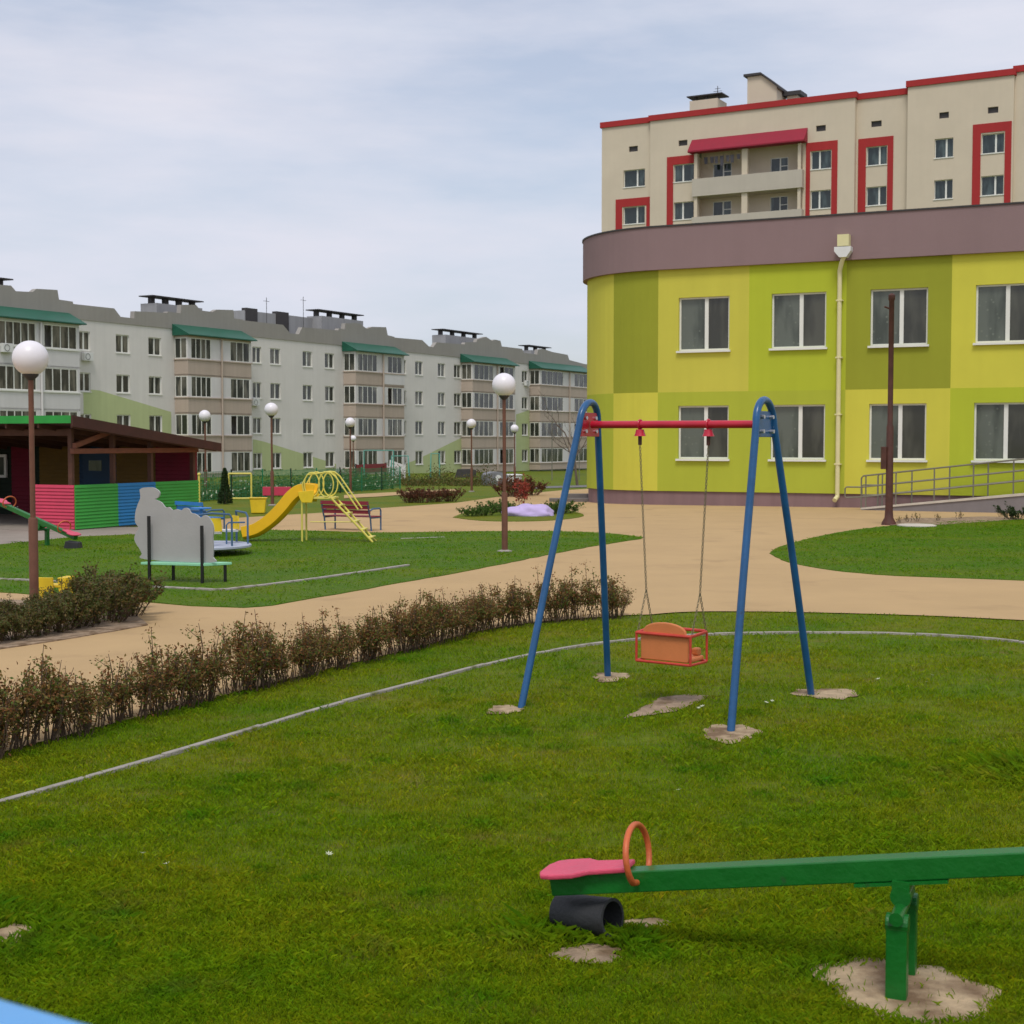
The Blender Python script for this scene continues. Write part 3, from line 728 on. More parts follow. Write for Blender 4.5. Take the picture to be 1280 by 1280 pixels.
# parapet silhouettes
PROF = [(-60,348),(0,356),(13,357),(19,364),(40,365),(45,361),(71,362.5),(73,374.5),(90,377),(91,380),(142,385.5),(150,396),(167,398),(167.6,389),(208.5,391),(209,389.5),(225,391.5),(226,381),(244,381),(250,388),(265,390),(270,387),(291,387.5),(292,398),(303,399.5),(304,400.5),(353,406),(362,416.7),(373,417.7),(377,409),(422,413),(423,410.5),(430,411.5),(431,404),(448,404),(458,411),(465,408.5),(482,409),(484,419),(492,421),(493,422),(527,425),(535.5,433),(541,434),(545,428),(580,430.5),(581,428),(595,427.5),(596,424),(607,421),(614.5,426),(618,424.5),(625,426),(626.6,433),(652,436),(654,441),(671,443),(672,437),(678,436),(690,440),(709,443.5),(711,450),(730,455),(760,458)]
pts = [ap(x, y) for x, y in PROF]; pts = [(u + i*1e-4, z) for i, (u, z) in enumerate(pts)]
pm = MB()
for (a,za1),(b,zb1) in zip(pts, pts[1:]):
    if b-a < 1e-3: b = a+1e-3
    pm.add([(a,-.06,zpar),(b,-.06,zpar),(b,-.06,zb1),(a,-.06,za1),(a,.35,zpar),(b,.35,zpar),(b,.35,zb1),(a,.35,za1)],[(0,1,2,3),(3,2,6,7),(4,7,6,5),(0,4,5,1),(0,3,7,4),(1,5,6,2)])
pm.build('parapet', M['flatparapet'], aroot)
mp_ = MB(); lastu = 0
MB().box(UA, UB, .35, 12, zpar-.2, zpar).build('roof', M['roofgrey'], aroot)
mb = MB(); mb.add([(UA,0,0),(UA,12,0),(UA,12,zpar),(UA,0,zpar)],[(0,1,2,3)]).build('end_wall', M['flat'], aroot)
# balconies
def glazing(u0, u1, z0, z1, y, n, parent, side=False, blank=0):
    """glazed band along local x at plane y (or along y at plane x=u when side)"""
    f = MB(); fr = .07
    def bx(a, b, c, d, e=0.0):
        if side: f.box(y-.03-e, y+.03+e, a, b, c, d)
        else: f.box(a, b, y-.03-e, y+.03+e, c, d)
    bx(u0, u1, z0, z0+fr); bx(u0, u1, z1-fr, z1)
    for i in range(n+1):
        uu = u0+(u1-u0)*i/n; w = .036 if 0 < i < n else .06
        bx(max(u0,uu-w), min(u1,uu+w), z0+fr, z1-fr, .003)
    w_ = f.build('glazing', M['pvc'], parent)
    if side: MB().box(y-.01, y+.01, u0+.02, u1-.02, z0+.02, z1-.02).build('pane', M['flatglass'], w_)
    else:
        for i in range(n):
            a = u0+(u1-u0)*i/n; b = u0+(u1-u0)*(i+1)/n
            if i == blank-1: continue
            MB().box(a+.01, b-.01, y-.01, y+.01, z0+.02, z1-.02).build('pane', M['flatglass'], w_)
def bu(x): return au(x, BX)
#        side start(px on wall), unit A range, unit B range, panel-A end, front end
BAL = [(-30, (-40,-6), (0,47), (57,98), 101, 'w'), (216, None, (240,265), (289,313), 315, 'b'), (429, None, (448,472), (485,503), 505.5, 'b'), (585, None, (593,617), (625,642), 644, 'b'), (673, None, (677,704), (718,735), 737, 'b')]
for bi, (sx, extra, ra, rb, ex, kind) in enumerate(BAL):
    ua_ = bu(ra[0])-.35 if extra is None else bu(extra[0])-.2
    ub_ = bu(ex); upipe = (bu(ra[1])+bu(rb[0]))/2
    for k, z in enumerate(zr):
        wallm = M['flatwhite'] if (kind == 'w' or (bi == 2 and k == 0)) else M['flatbalcony']
        zt3, zb3 = z+.12, z-1.42
        bal = MB().box(ua_, ub_, BX, -.01, zb3-1.22 if k < 3 else .1, zb3-.09).build('balcony', M['flatbalcony'] if kind == 'b' else wallm, aroot)
        if bi == 2 and k == 0: MB().box(upipe+.1, ub_+.03, BX-.03, -.01, zb3-1.0, zb3-.05).build('panel', M['flatwhite'], bal)
        MB().box(ua_-.06, ub_+.06, BX-.07, -.01, zb3-.088, zb3-.002).build('sill', M['pvc'] if kind == 'w' else M['flatbalcony'], bal)
        # solid infill between the two glazed units
        infl = M['flatwhite'] if (kind == 'w' or k in (0,)) else M['flatbalcony']
        MB().box(bu(ra[1]), bu(rb[0]), BX+.004, -.01, zb3, zt3).build('infill', M['flatwhite'], bal)
        MB().box(bu(rb[1]), ub_, BX+.004, -.01, zb3, zt3).build('infill', M['flatwhite'], bal)
        if extra: glazing(bu(extra[0]), bu(extra[1]), zb3, zt3, BX+.05, 4, bal)
        nA = 5 if bi == 0 else 4; nB = 4 if bi in (0,) else 3
        if extra is None: MB().box(ua_, bu(ra[0]), BX+.004, BX+.1, zb3, zt3).build('infill', M['flatwhite'], bal)
        glazing(bu(ra[0]), bu(ra[1]), zb3, zt3, BX+.05, nA, bal, blank=0)
        glazing(bu(rb[0]), bu(rb[1]), zb3, zt3, BX+.05, nB, bal, blank=(1 if (k+bi) % 3 == 0 else 0))
        if extra is None: glazing(BX+.1, -.05, zb3, zt3, ua_+.04, 2, bal, side=True)
        MB().box(ua_, ub_, BX, -.01, zt3+.002, z+.26).build('lintel', wallm, bal)
    # green roof
    zroof = zr[0]+.27
    MB().prism([(BX-.35,zroof),(BX-.35,zroof+.07),(-.06,zroof+.85),(-.06,zroof)], 'x', ua_-.25, ub_+.35).build('balcony_roof', M['greenroof'], aroot)
    if kind == 'b' or True: MB().tube([(upipe,BX-.12,zroof-.1),(upipe,BX-.12,.2)], .07, 8).build('downpipe', M['flatbalcony'] if kind == 'b' else M['flatwhite'], aroot)
# air conditioners
def aircon(x, y, w=0.0):
    u, z = A.px(x, y, w); p = A.O + A.u*u + A.n*(w-.16) + Vector((0,0,z))
    e = empty('air_conditioner', p, A.a, '', 'air conditioner', 'outdoor units on the grey flats')
    MB().box(-.42,.42,-.16,.12,-.28,.28).build('casing', M['white'], e, bevel=.02); g = MB(); g.ring((-.1,-.165,0), .2, .015, (1,0,0), (0,0,1), 16, 6)
    g.build('fan_grille', M['darksteel'], e); return e
aircon(107,446)['label'] = 'white outdoor unit under the top window beside the white balconies'
aircon(6,435,BX)['label'] = 'white outdoor unit on the front of the top white balcony'
aircon(317,503)['label'] = 'white outdoor unit beside the third stack of flat windows, second floor'
aircon(657,479)['label'] = 'white outdoor unit on the far end wall of the grey flats'
# roof huts and chimneys
def rhut(x0, x1, yb, yt, w, m_, stubs=0, cap=True, deep=1.6):
    u0, _ = A.px(x0, yb, w); u1, _ = A.px(x1, yb, w); _, z1 = A.px((x0+x1)/2, yt, w)
    ch = MB().box(u0, u1, w, w+deep, zpar-.1, z1).build('chimney', m_, aroot)
    if stubs:
        c = MB()
        for i in range(stubs): uu = u0+.3+(u1-u0-.6)*i/(stubs-1); c.box(uu-.22, uu+.22, w+deep*.4, w+deep*.4+.3, z1, z1+.5)
        c.box(u0-.3, u1+.3, w+.1, w+deep-.1, z1+.5, z1+.58); c.build('chimney_cap', M['darksteel'], ch)
rhut(-20,14,362,357,3,M['chimney'],3); rhut(196,253,395,382,3,M['chimney'],4); rhut(402,454,408,398,3,M['chimney'],4)
rhut(557,603,425,421,3,M['chimney'],4); rhut(664,689,442,439,3,M['chimney'],3)
rhut(306,343,405,390,4,M['chimney'],0,deep=3); rhut(343,394,408,395,4,M['chimney'],0,deep=3)
for x0,x1,yt in ((308,322,384.5),(346,361,389)):
    u0,_ = A.px(x0,395,3.9); u1,_ = A.px(x1,395,3.9); _,z1 = A.px(x0,yt,3.9); MB().box(u0,u1,3.9,4.4,zpar,z1).build('roof_hatch', M['darksteel'], aroot)
for x, y in ((333,372),(379,371),(28,430)):
    if x == 28: continue
    u, z = A.px(x, y, 4); MB().tube([(u,4,zpar),(u,4,z)], .025, 5).tube([(u-.4,4,z-.3),(u+.4,4,z-.3)], .02, 4).build('antenna', M['darksteel'], aroot)
# ============================================================ veranda
a = gp(94, 663)
V = Frame((a.x, a.y, 0), (.43,.903))
vroot = empty('veranda', V.O, V.a, 'dark timber play veranda with green front fascia and pink, green and blue board half walls', 'veranda')
LV = V.u_at(247); DV = 9.0
def laps(x0, x1, y0, y1, z0, z1, m_, name, along='x', n=13, parent=None, out=-1, label=None):
    """weatherboards: each course leans out at its lower edge"""
    mb = MB(); h = (z1-z0)/n
    for i in range(n):
        za, zb_ = z0+i*h, z0+(i+1)*h
        if along == 'x': mb.prism([(y0-.022,za),(y0-.028,za+.012),(y0-.008,zb_),(y1,zb_),(y1,za)], 'x', x0, x1)
        else: mb.prism([(x0-.022,za),(x0-.028,za+.012),(x0-.008,zb_),(x1,zb_),(x1,za)], 'y', y0, y1)
    o = mb.build(name, M[m_], parent or vroot)
    if label: o['label'] = label
    return o
zh = V.px(94, 606.5)[1]
s1, s2 = V.u_at(146), V.u_at(193)
laps(0, s1, 0, .06, .02, zh, 'vgreen', 'half_wall', label='bright green boarded half wall')
laps(s1, s2, 0, .06, .02, zh, 'vblue', 'half_wall', label='bright blue boarded half wall')
laps(s2, LV, 0, .06, .02, zh, 'vgreen', 'half_wall', label='bright green boarded half wall at the far end')
VF = Frame(V.O, (V.n.x, V.n.y))     # the front face, running left from the corner
def fpx(x, y, w=0.0):
    r = ray(x, y); P0 = V.O + V.u*w; C = Vector((0,0,H)); t = (P0-C).dot(V.u)/r.dot(V.u); P = C+r*t-V.O
    return P.dot(V.n), P.z
yp = fpx(44, 640)[0]
laps(0, .06, .005, yp, .02, zh, 'vpink', 'half_wall', along='y', label='crimson pink boarded half wall at the front')
# posts
ztop = fpx(87, 521, -.5)[1]
def zroof(x): # underside of roof at local x
    return ztop-.12 + (x+.5)*slope
ze = V.px(274, 556, -.4)[1]; xe = V.u_at(274, -.4); slope = (ze+.06-ztop)/(xe+.5)
for x in (.045, s1, s2, LV-.04):
    w = .04; MB().box(x-w, x+w, .07, .18, .0, zroof(x)-.06).build('post', M['vpost'], vroot, bevel=.008)
for y in (2.4, 4.8, 7.2, DV-.1):
    MB().box(.01, .12, y-.055, y+.055, 0, zroof(0)-.06).build('post', M['vpost'], vroot, bevel=.008)
zbm = V.px(94, 566)[1]
MB().box(-.05, LV, -.03, .065, zbm-.02, zbm+.09).build('tie_beam', M['vbeam'], vroot, bevel=.006)
# rising brace at the front
xb_ = V.u_at(150); zbr = V.px(150, 534)[1]
MB().prism([(.02,zbm+.092),(.02,zbm+.20),(xb_,zbr+.05),(xb_+.1,zbr-.04)], 'y', -.03, .06).build('brace', M['vbeam'], vroot)
MB().box(.07, .16, .19, DV, zroof(.1)-.20, zroof(.1)-.065).build('front_beam', M['vpost'], vroot)
# rafters and roof
for y in np.arange(-.35, DV, .9):
    MB().prism([(-.42,zroof(-.42)-.1),(-.42,zroof(-.42)),(xe-.05,zroof(xe-.05)),(xe-.05,zroof(xe-.05)-.1)], 'y', y, y+.05).build('rafter', M['vpost'], vroot)
MB().prism([(-.44,zroof(-.44)+.003),(-.44,zroof(-.44)+.06),(xe,zroof(xe)+.06),(xe,zroof(xe)+.003)], 'y', -.38, DV+.4).build('roof', M['vbrown'], vroot)
MB().prism([(-.50,zroof(-.5)-.08),(-.50,ztop+.03),(xe+.03,zroof(xe+.03)+.10),(xe+.03,zroof(xe+.03)-.09)], 'y', -.44, -.383).build('rake_board', M['vbrown'], vroot)
MB().box(-.50, -.445, -.38, DV+.4, ztop-.13, ztop+.03).build('fascia', M['vgreenfascia'], vroot)
MB().box(-.52, LV+.2, -.2+.22, DV, -.05, .018).build('floor', M['greypave'], vroot)
# far wall bays (face the front), colours darkened for the shade under the roof
def vf(x): return fpx(x, 600, LV)[0]
bays = [('vmaroon',0.08,vf(195)),('vmustard',vf(195),vf(146)),('vblueshade',vf(146),vf(100)),('vmustard',vf(100),vf(50)),('vmaroon',vf(42),vf(15)),('vgreenshade',vf(15),DV)]
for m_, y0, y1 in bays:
    laps(LV, LV+.08, y0, y1-.005, .02, zroof(LV)-.02, m_, 'back_wall', along='y', n=18, label={'vmaroon':'crimson boarded back wall bay','vmustard':'mustard boarded back wall bay','vblueshade':'blue back wall bay with a door, colour darkened for shade','vgreenshade':'boarded back wall bay, colour darkened for shade'}[m_])
laps(LV+.01, LV+.08, vf(50), vf(42), .02, zroof(LV)-.02, 'vgreenshade', 'back_wall', along='y', n=18)
MB().box(.0, LV+.1, DV-.08, DV, .0, zroof(LV)).build('side_wall', M['vgreenshade'], vroot)
# door in the blue bay, window at the left
dy0, dy1 = vf(140), vf(106)
d = MB().box(LV-.07, LV-.03, dy0, dy1, .03, 1.62).build('door', M['vblueshade'], vroot)
MB().box(LV-.08, LV-.072, dy0+.25, dy1-.2, 1.15, 1.4).build('pane', M['kglassL'], d)
wy0, wz0 = fpx(11, 597, LV); _, wz1 = fpx(11, 568, LV)
f = MB(); wy1 = wy0+1.2; x = LV-.06
f.box(x-.03,x+.02,wy0,wy0+.07,wz0,wz1).box(x-.03,x+.02,wy1-.07,wy1,wz0,wz1).box(x-.03,x+.02,wy0+.07,wy1-.07,wz0,wz0+.07).box(x-.03,x+.02,wy0+.07,wy1-.07,wz1-.07,wz1).box(x-.027,x+.02,(wy0+wy1)/2-.03,(wy0+wy1)/2+.03,wz0+.07,wz1-.07)
w_ = f.build('window', M['pvc'], vroot); MB().box(x-.01,x+.0,wy0+.02,wy1-.02,wz0+.02,wz1-.02).build('pane', M['kglassL'], w_)

# ============================================================ lamp posts
def make_lamp(h):
    root = empty('street_lamp', (0,0,0), 0, '', 'street lamp', 'globe lamps along the paths')
    MB().lathe([(.052,-.1),(.052,.98),(.047,1.0),(.033,1.004)], 16).build('sleeve', M['polebrown'], root, smooth=True)
    MB().lathe([(.030,1.0),(.030,h-.42)], 14).build('pole', M['polebrown'], root, smooth=True)
    MB().lathe([(.034,h-.45),(.085,h-.40),(.09,h-.375),(.06,h-.37)], 16).build('collar', M['darksteel'], root, smooth=True)
    n = 16; MB().lathe([(.075,-.193)]+[(.2*math.cos(-1.2+i*(1.2+1.55)/n), .2*math.sin(-1.2+i*(1.2+1.55)/n)) for i in range(n+1)], 32, (0,0,h-.2)).build('globe', M['globe'], root, smooth=True)
    MB().lathe([(.13,-.02),(.13,.012),(.06,.03)], 18).build('base', M['kerb'], root)
    return root
lamp = make_lamp(3.02)
LAMPS = [((43,757),1.0,'nearest globe lamp on a brown post rising from the shrub bed at left'),
         ((631,690),1.0,'brown globe lamp standing on the tip of lawn left of the swing'),
         ((340,635),1.0,'globe lamp behind the yellow slide in front of the mesh fence'),
         ((257,622),1.0,'globe lamp just right of the veranda roof end')]
spots = [(gp(43,757),1), (gp(631,690),1), (at(340,560,42.5),1), (at(257,560,49),1), (at(438,560,58),1), (at(441.5,560,94),.95), (at(589.5,560,60),1), (at(643.5,560,70),1), (at(257.5,560,86),.72)]
labs = [l for _, _, l in LAMPS] + ['globe lamp right of the slide rails, the taller of two nearly in line', 'small distant globe lamp right behind a taller lamp in front of the flats', 'thin globe lamp beside the grey metal shed', 'far globe lamp just right of the lamp near the swing', 'smallest globe lamp seen under the eave end of the veranda']
for i, (p, sc) in enumerate(spots):
    o = lamp if i == 0 else copy_tree(lamp)
    o.location = (p.x, p.y, gz(p.y)+.01); o['label'] = labs[i]; o.scale = (1,1,sc) if i < 8 else (.85,.85,sc)
    o.rotation_euler = (random.uniform(-.006,.006), random.uniform(-.006,.006), random.uniform(0,6))
spots and None

# tall rust pole
p = gp(1111, 656)
pr = empty('metal_pole', (p.x, p.y, 0), 0, 'tall rust brown metal pole without a lamp on the lawn before the nursery', 'pole')
MB().lathe([(.17,.0),(.16,.05),(.10,.16),(.085,.35),(.078,2.2),(.060,2.25),(.058,5.0),(.075,5.02),(.075,5.12),(.03,5.16)], 14).build('shaft', M['polerust'], pr, smooth=True)
MB().tube([(-.05,-.02,4.82),(-.17,-.04,4.86)], .02, 6).build('bracket', M['polerust'], pr)
MB().box(-.19,-.085,-.06,.05,1.25,1.75).build('control_box', M['polerust'], pr, bevel=.008)
tag(MB().lathe([(.42,-.03),(.42,.03),(.36,.045)], 22).build('footing_ring', M['rampedge']), 'pale concrete footing beside the rust brown pole', 'footing').location = (gp(1146,658).x, gp(1146,658).y, 0)

# ============================================================ swing frame
F1, B1, F2, B2 = gp(650,884), gp(760,844), gp(913,913), gp(1015,867)
ap1 = at(738, 503, (F1.y+B1.y)/2); ap2 = at(955.5, 500, (F2.y+B2.y)/2)
sw = empty('swing_set', (F1+B1+F2+B2)/4, 0, 'blue A frame swing stand with red crossbar on the front lawn', 'swing set')
O = sw.location.copy()
def leg_arch(Fp, Bp, ap):
    d = (Bp-Fp); d.z = 0; span = d.length; d.normalize(); rA = .168
    base = (Fp+Bp)/2; upv = (ap-base); upv_n = upv.normalized()
    c = ap - upv_n*rA
    fr = []; n = 14
    for i in range(n+1):
        t = math.pi*i/n
        fr.append(c - d*rA*math.cos(t) + upv_n*rA*math.sin(t))
    foot = [Fp-Vector((0,0,.05))]; 
    pts = foot + [Fp+(fr[0]-Fp)*.5] + fr + [Bp+(fr[-1]-Bp)*.5] + [Bp-Vector((0,0,.05))]
    return pts, c, d, upv_n
sides = []
for (Fp, Bp, ap_) in ((F1,B1,ap1),(F2,B2,ap2)):
    pts, c, d, upn = leg_arch(Fp, Bp, ap_)
    h = len(pts)//2
    loc = [p-O for p in pts]
    MB().tube(loc, .0265, 14).build('leg_arch', M['blue'], sw, smooth=True)
    sides.append((c, d, upn))
c1, d1, u1 = sides[0]; c2, d2, u2 = sides[1]
P1 = c1 + u1*.0; P2 = c2 + u2*.0
e = (P2-P1).normalized(); Lb = (P2-P1).length
MB().tube([P1-O+e*.03, P2-O-e*.01], .028, 18).build('crossbar', M['red'], sw, smooth=True)
for (P, d, u, side, col) in ((P1,d1,u1,1,'red'),(P2,d2,u2,-1,'blue')):
    pl = MB(); nn = e*side
    def q(a, b, t): return P - O + d*a + Vector((0,0,1))*b + nn*t
    vs = [q(a,b,t) for t in (.0,.014) for a,b in ((-.165,-.09),(.175,-.09),(.15,.09),(-.14,.09))]
    pl.add(vs, [(0,1,2,3),(7,6,5,4),(0,4,5,1),(1,5,6,2),(2,6,7,3),(3,7,4,0)])
    plate = pl.build('joint_plate', M[col], sw, bevel=.004)
    for a, b in ((-.09,-.05),(.10,-.05),(-.085,.05),(.09,.05)):
        MB().tube([q(a,b,-.03 if side < 0 else .0), q(a,b,.0 if side < 0 else .03)], .014, 8).build('bolt', M['zinc'], plate)
        if side < 0: MB().tube([q(a,b,.014), q(a,b,.03)], .014, 8).build('bolt', M['zinc'], plate)
HG = []
def on_bar(px_):
    # point of the bar that falls on image column px_
    r = ray(px_, 550); k = r.x
    t = (k*P1.y - P1.x)/(e.x - k*e.y); return P1 + e*t
for px_ in (800, 885.5):
    b_ = on_bar(px_); l = b_-O; HG.append(b_)
    cl = MB(); cl.ring(l, .033, .008, (0,0,1), e.cross(Vector((0,0,1))).normalized(), 20, 8)
    cl.tube([l+Vector((0,0,-.036)), l+Vector((0,0,-.058)), l+Vector((0,0,-.085))], [.030,.034,.044], 14)
    c_ = cl.build('hanger', M['red'], sw, smooth=True)
    MB().tube([l+Vector((0,0,-.085)), l+Vector((0,0,-.15))], .014, 8).build('hanger_hook', M['polerust'], c_)
# swing seat: a thing that hangs from the frame
mid = (HG[0]+HG[1])/2
ex = Vector((e.x, e.y, 0)).normalized(); ey = Vector((-ex.y, ex.x, 0))
if ey.y < 0: ey = -ey
zs = at(833, 831, mid.y-.2).z
sc_ = Vector((mid.x, mid.y, 0))
w2, dp_ = .222, .30
ang = math.atan2(ex.y, ex.x)
ss = empty('toddler_swing', (sc_.x, sc_.y, zs), ang, 'orange toddler swing seat hanging on two chains with its back turned', 'swing')
y0, y1 = -.14, .14; zt_s = .205
fr = MB(); r = .0105
def loop(z, rr_=r, dz=0): 
    return [(-w2,y0,z),(w2,y0,z),(w2+.005,y1-.05,z+dz),(w2-.03,y1,z+dz),(-w2+.03,y1,z+dz),(-w2-.005,y1-.05,z+dz),(-w2,y0,z)]
fr.tube(loop(.0), r, 8); fr.tube(loop(zt_s, dz=.012), r*1.15, 8)
for x_, y_ in ((-w2,y0),(w2,y0),(w2-.005,y1-.02),(-w2+.005,y1-.02)): fr.tube([(x_,y_,0),(x_,y_,zt_s)], r*.9, 8)
fr.build('frame', M['redframe'], ss, smooth=True)
bp_ = [(-w2+.03,.012),(w2-.03,.012),(w2-.025,zt_s+.0)]
for i in range(13):
    t = math.pi*i/12; bp_.append(((w2-.045)*math.cos(t), zt_s+.005+.082*math.sin(t)**.8 if 0 < i < 12 else zt_s+.005))
bp_.append((-w2+.025, zt_s))
MB().prism(bp_, 'y', y0+.012, y0+.038).build('backrest', M['orange'], ss, bevel=.008)
MB().box(-w2+.02,w2-.02,y0+.04,y1-.03,.008,.045).build('seat', M['orange'], ss, bevel=.012)
MB().box(w2-.09,w2-.035,y1-.10,y1-.04,.046,.10).build('armrest', M['orange'], ss, bevel=.012)
def chain(p0, p1, seg=.026, rr=.0025):
    mb = MB(); p0 = Vector(p0); p1 = Vector(p1); n = max(2, int((p1-p0).length/(seg*.78))); t = (p1-p0).normalized()
    a = t.cross(Vector((0,1,0))).normalized(); b = t.cross(a)
    for i in range(n):
        c = p0+(p1-p0)*((i+.5)/n); s_ = a if i % 2 else b
        ring_pts = []
        for k in range(9):
            q_ = 2*math.pi*k/8; ring_pts.append(c + t*math.cos(q_)*seg*.5 + s_*math.sin(q_)*seg*.30)
        mb.tube(ring_pts, rr, 4, caps=False)
    return mb
inv = Matrix.Rotation(-ang, 3, 'Z')
for hp, x_ in ((HG[0], -w2), (HG[1], w2)):
    top_ = inv @ (hp - Vector((0,0,.15)) - Vector((sc_.x, sc_.y, zs)))
    knot = Vector((x_, 0, zt_s+.30)); 
    c_ = chain(top_, knot)
    for y_ in (y0+.02, y1-.04):
        s_ = chain(knot, (x_, y_, zt_s+.01)); c_.add(s_.v, s_.f)
    c_.build('chain', M['chain'], ss)

# ============================================================ seesaws
def make_seesaw(L1, L2, hp, tilt, label, ax=.0):
    """local x along the beam (seat at -L1), pivot above the origin; tilt lifts +x"""
    root = empty('seesaw', (0,0,0), 0, label, 'seesaw')
    T_ = Matrix.Rotation(-tilt, 4, 'Y'); T_.translation = (0,0,hp)
    def put(mb):
        mb.v = [tuple(T_ @ Vector(v)) for v in mb.v]; return mb
    put(MB().box(-L1, L2, -.04, .04, .02, .100)).build('beam', M['green'], root, bevel=.005)
    for sx, Ls in ((-1, L1), (1, L2)):
        st = [(-Ls-.03,-.05),(-Ls-.01,-.10),(-Ls+.03,-.115),(-Ls+.12,-.115),(-Ls+.17,-.075),(-Ls+.32,-.065),(-Ls+.32,.065),(-Ls+.17,.075),(-Ls+.12,.115),(-Ls+.03,.115),(-Ls-.01,.10),(-Ls-.03,.05)]
        if sx > 0: st = [(-x, y) for x, y in st]
        s_ = put(MB().prism(st, 'z', .102, .121)).build('seat', M['pink'], root, bevel=.006)
        for bx_, by_ in ((-Ls+.10,.02),(-Ls+.23,-.03),(-Ls+.26,.03)):
            put(MB().tube([(-sx*-bx_ if sx<0 else -bx_, by_, .121),(-sx*-bx_ if sx<0 else -bx_, by_, .126)], .008, 8)).build('bolt', M['zinc'], s_)
        hx = sx*(Ls-.355)
        hb = MB(); pts = []
        for k in range(25):
            t = -.62*math.pi/2 + (math.pi+.62*math.pi)*k/24
            pts.append((hx, .135*math.cos(t), .150+.112*math.sin(t)))
        pts[0] = (hx, .055, .062); pts[-1] = (hx, -.055, .062)
        put(hb.tube(pts, .012, 10)).build('handle', M['rustorange'], root, smooth=True)
    put(MB().box(-.16,.16,-.05,.05,.008,.018)).build('saddle_plate', M['green'], root)
    for sy in (-1, 1):
        MB().box(-.035,.035,sy*.125-.03,sy*.125+.03,-.1,hp-.10).tube([(-.038,sy*.125,hp-.10),(.038,sy*.125,hp-.10)],.034,16).build('post', M['green'], root, bevel=.004)
    MB().tube([(0,-.17,hp-.075),(0,.17,hp-.075)], .024, 14).build('axle', M['green'], root, smooth=True)
    MB().box(-.03,.03,-.155,-.165,0,0) 
    MB().tube([(0,-.06,hp-.03),(0,.06,hp-.03)], .036, 14).box(-.03,.03,-.055,.055,hp-.03,hp+.022).build('hub', M['green'], root)
    return root
pn, pf = gp(1116,1243), gp(1137,1214)
pc = (pn+pf)/2
axd = (pf-pn); axd.z = 0; axd.normalize()
le = at(690, 1117, pc.y+.5)
bd = Vector((pc.x-le.x, pc.y-le.y, 0)); 
hp_ = at(1125, 1105, pc.y).z
L1 = bd.length; tilt = math.atan2(hp_-le.z+.02, L1)
see = make_seesaw(L1-.0, 1.42, hp_, tilt, 'green seesaw with pink seat and orange hoop handle in the foreground')
see.location = (pc.x, pc.y, 0); see.rotation_euler.z = math.atan2(bd.y, bd.x)
def make_pipe(label, l=.25, r=.074):
    mb = MB(); n = 28; vs = []
    prof = [(-l/2,r),(-l/2,r-.012)] 
    for x_, rr in ((-l/2,r),(l/2,r),(l/2,r-.012),(-l/2,r-.012)):
        for k in range(n):
            t = 2*math.pi*k/n; vs.append((x_, rr*math.cos(t), rr*math.sin(t)))
    fs = []
    for i in range(4):
        for k in range(n): k2 = (k+1)%n; j = (i+1)%4; fs.append((i*n+k, i*n+k2, j*n+k2, j*n+k))
    for i in range(9):
        x_ = -l/2+.02+i*(l-.04)/8; mb.ring((x_,0,0), r-.0006, .0008, (0,1,0), (0,0,1), n, 5)
    o = mb.add(vs, fs).build('rubber_pipe', M['rubber'], smooth=True); return tag(o, label, 'pipe')
pipe = make_pipe('grey rubber pipe bumper in the grass under the low end of the front seesaw')
tp = gp(735, 1160); pipe.location = at(733, 1150, gp(735,1166).y) ; pipe.location.z = .070
pipe.rotation_euler = (0, -.12, math.atan2(bd.y, bd.x) - .30)
# small seesaw by the veranda
s2p = gp(53, 683); rt = at(112, 679, s2p.y-.2)
see2 = make_seesaw(1.0, 1.34, .37, math.radians(14), 'small green seesaw by the veranda with its pink seat resting low on a rubber block')
see2.location = (s2p.x-.02, s2p.y, .01); see2.rotation_euler.z = math.pi-.05
see2.rotation_euler.z = math.radians(180-36)
bl = MB().prism([(-.14,0),(.14,0),(.12,.13),(-.10,.16)], 'y', -.12, .12).build('rubber_block', M['rubber'], bevel=.01)
tag(bl, 'dark rubber block under the low end of the small seesaw', 'bumper'); bl.location = (see2.location.x+.73, see2.location.y-.53, -.02)

# ============================================================ cloud backed bench
bb = gp(187, 728); be = gp(253, 730)
bx_ = Vector((be.x-bb.x, be.y-bb.y, 0)); ba = math.atan2(bx_.y, bx_.x); Lx = bx_.length
bn = empty('bench', (bb.x, bb.y, .01), ba, 'mint green bench with tall grey cloud shaped backboard on the left lawn', 'bench')
BF = Frame((bb.x, bb.y, .01), (bx_.x, bx_.y))
for x_, yb_ in ((0,645),(Lx,657)):
    MB().box(x_-.017, x_+.017, -.017, .017, -.05, BF.px(187 if x_ == 0 else 251, yb_)[1]).build('post', M['black'], bn)
sz = BF.px(187, 706)[1]
for x_, y_ in ((.20,.28),(Lx+.20,.26)): MB().box(x_-.016, x_+.016, y_-.016, y_+.016, -.05, sz-.002).build('leg', M['black'], bn)
MB().prism([(-.13,.0),(Lx+.02,.0),(Lx+.27,.32),(.08,.32)], 'z', sz, sz+.035).build('seat', M['mint'], bn, bevel=.005)
OUT = [(175,612),(180,609.5),(192,609.5),(199,614),(200,618),(198,622),(194.5,624),(202,628),(207,634),(212,634),(216,637.5),(221,636.5),(227,638),(231,635),(236,636),(239,641),(243,642),(247,644),(251,647),(256,644),(261,646),(264,651),(266.5,656),(267.5,664),(266.5,672),(267,684),(266.5,696),(264,703),(182,699),(178,692),(175,686),(170,678),(168.5,672),(171,665),(174,660),(169.5,652),(170,640),(173,630),(176,622)]
pts = [BF.px(x, y, .10) for x, y in OUT]
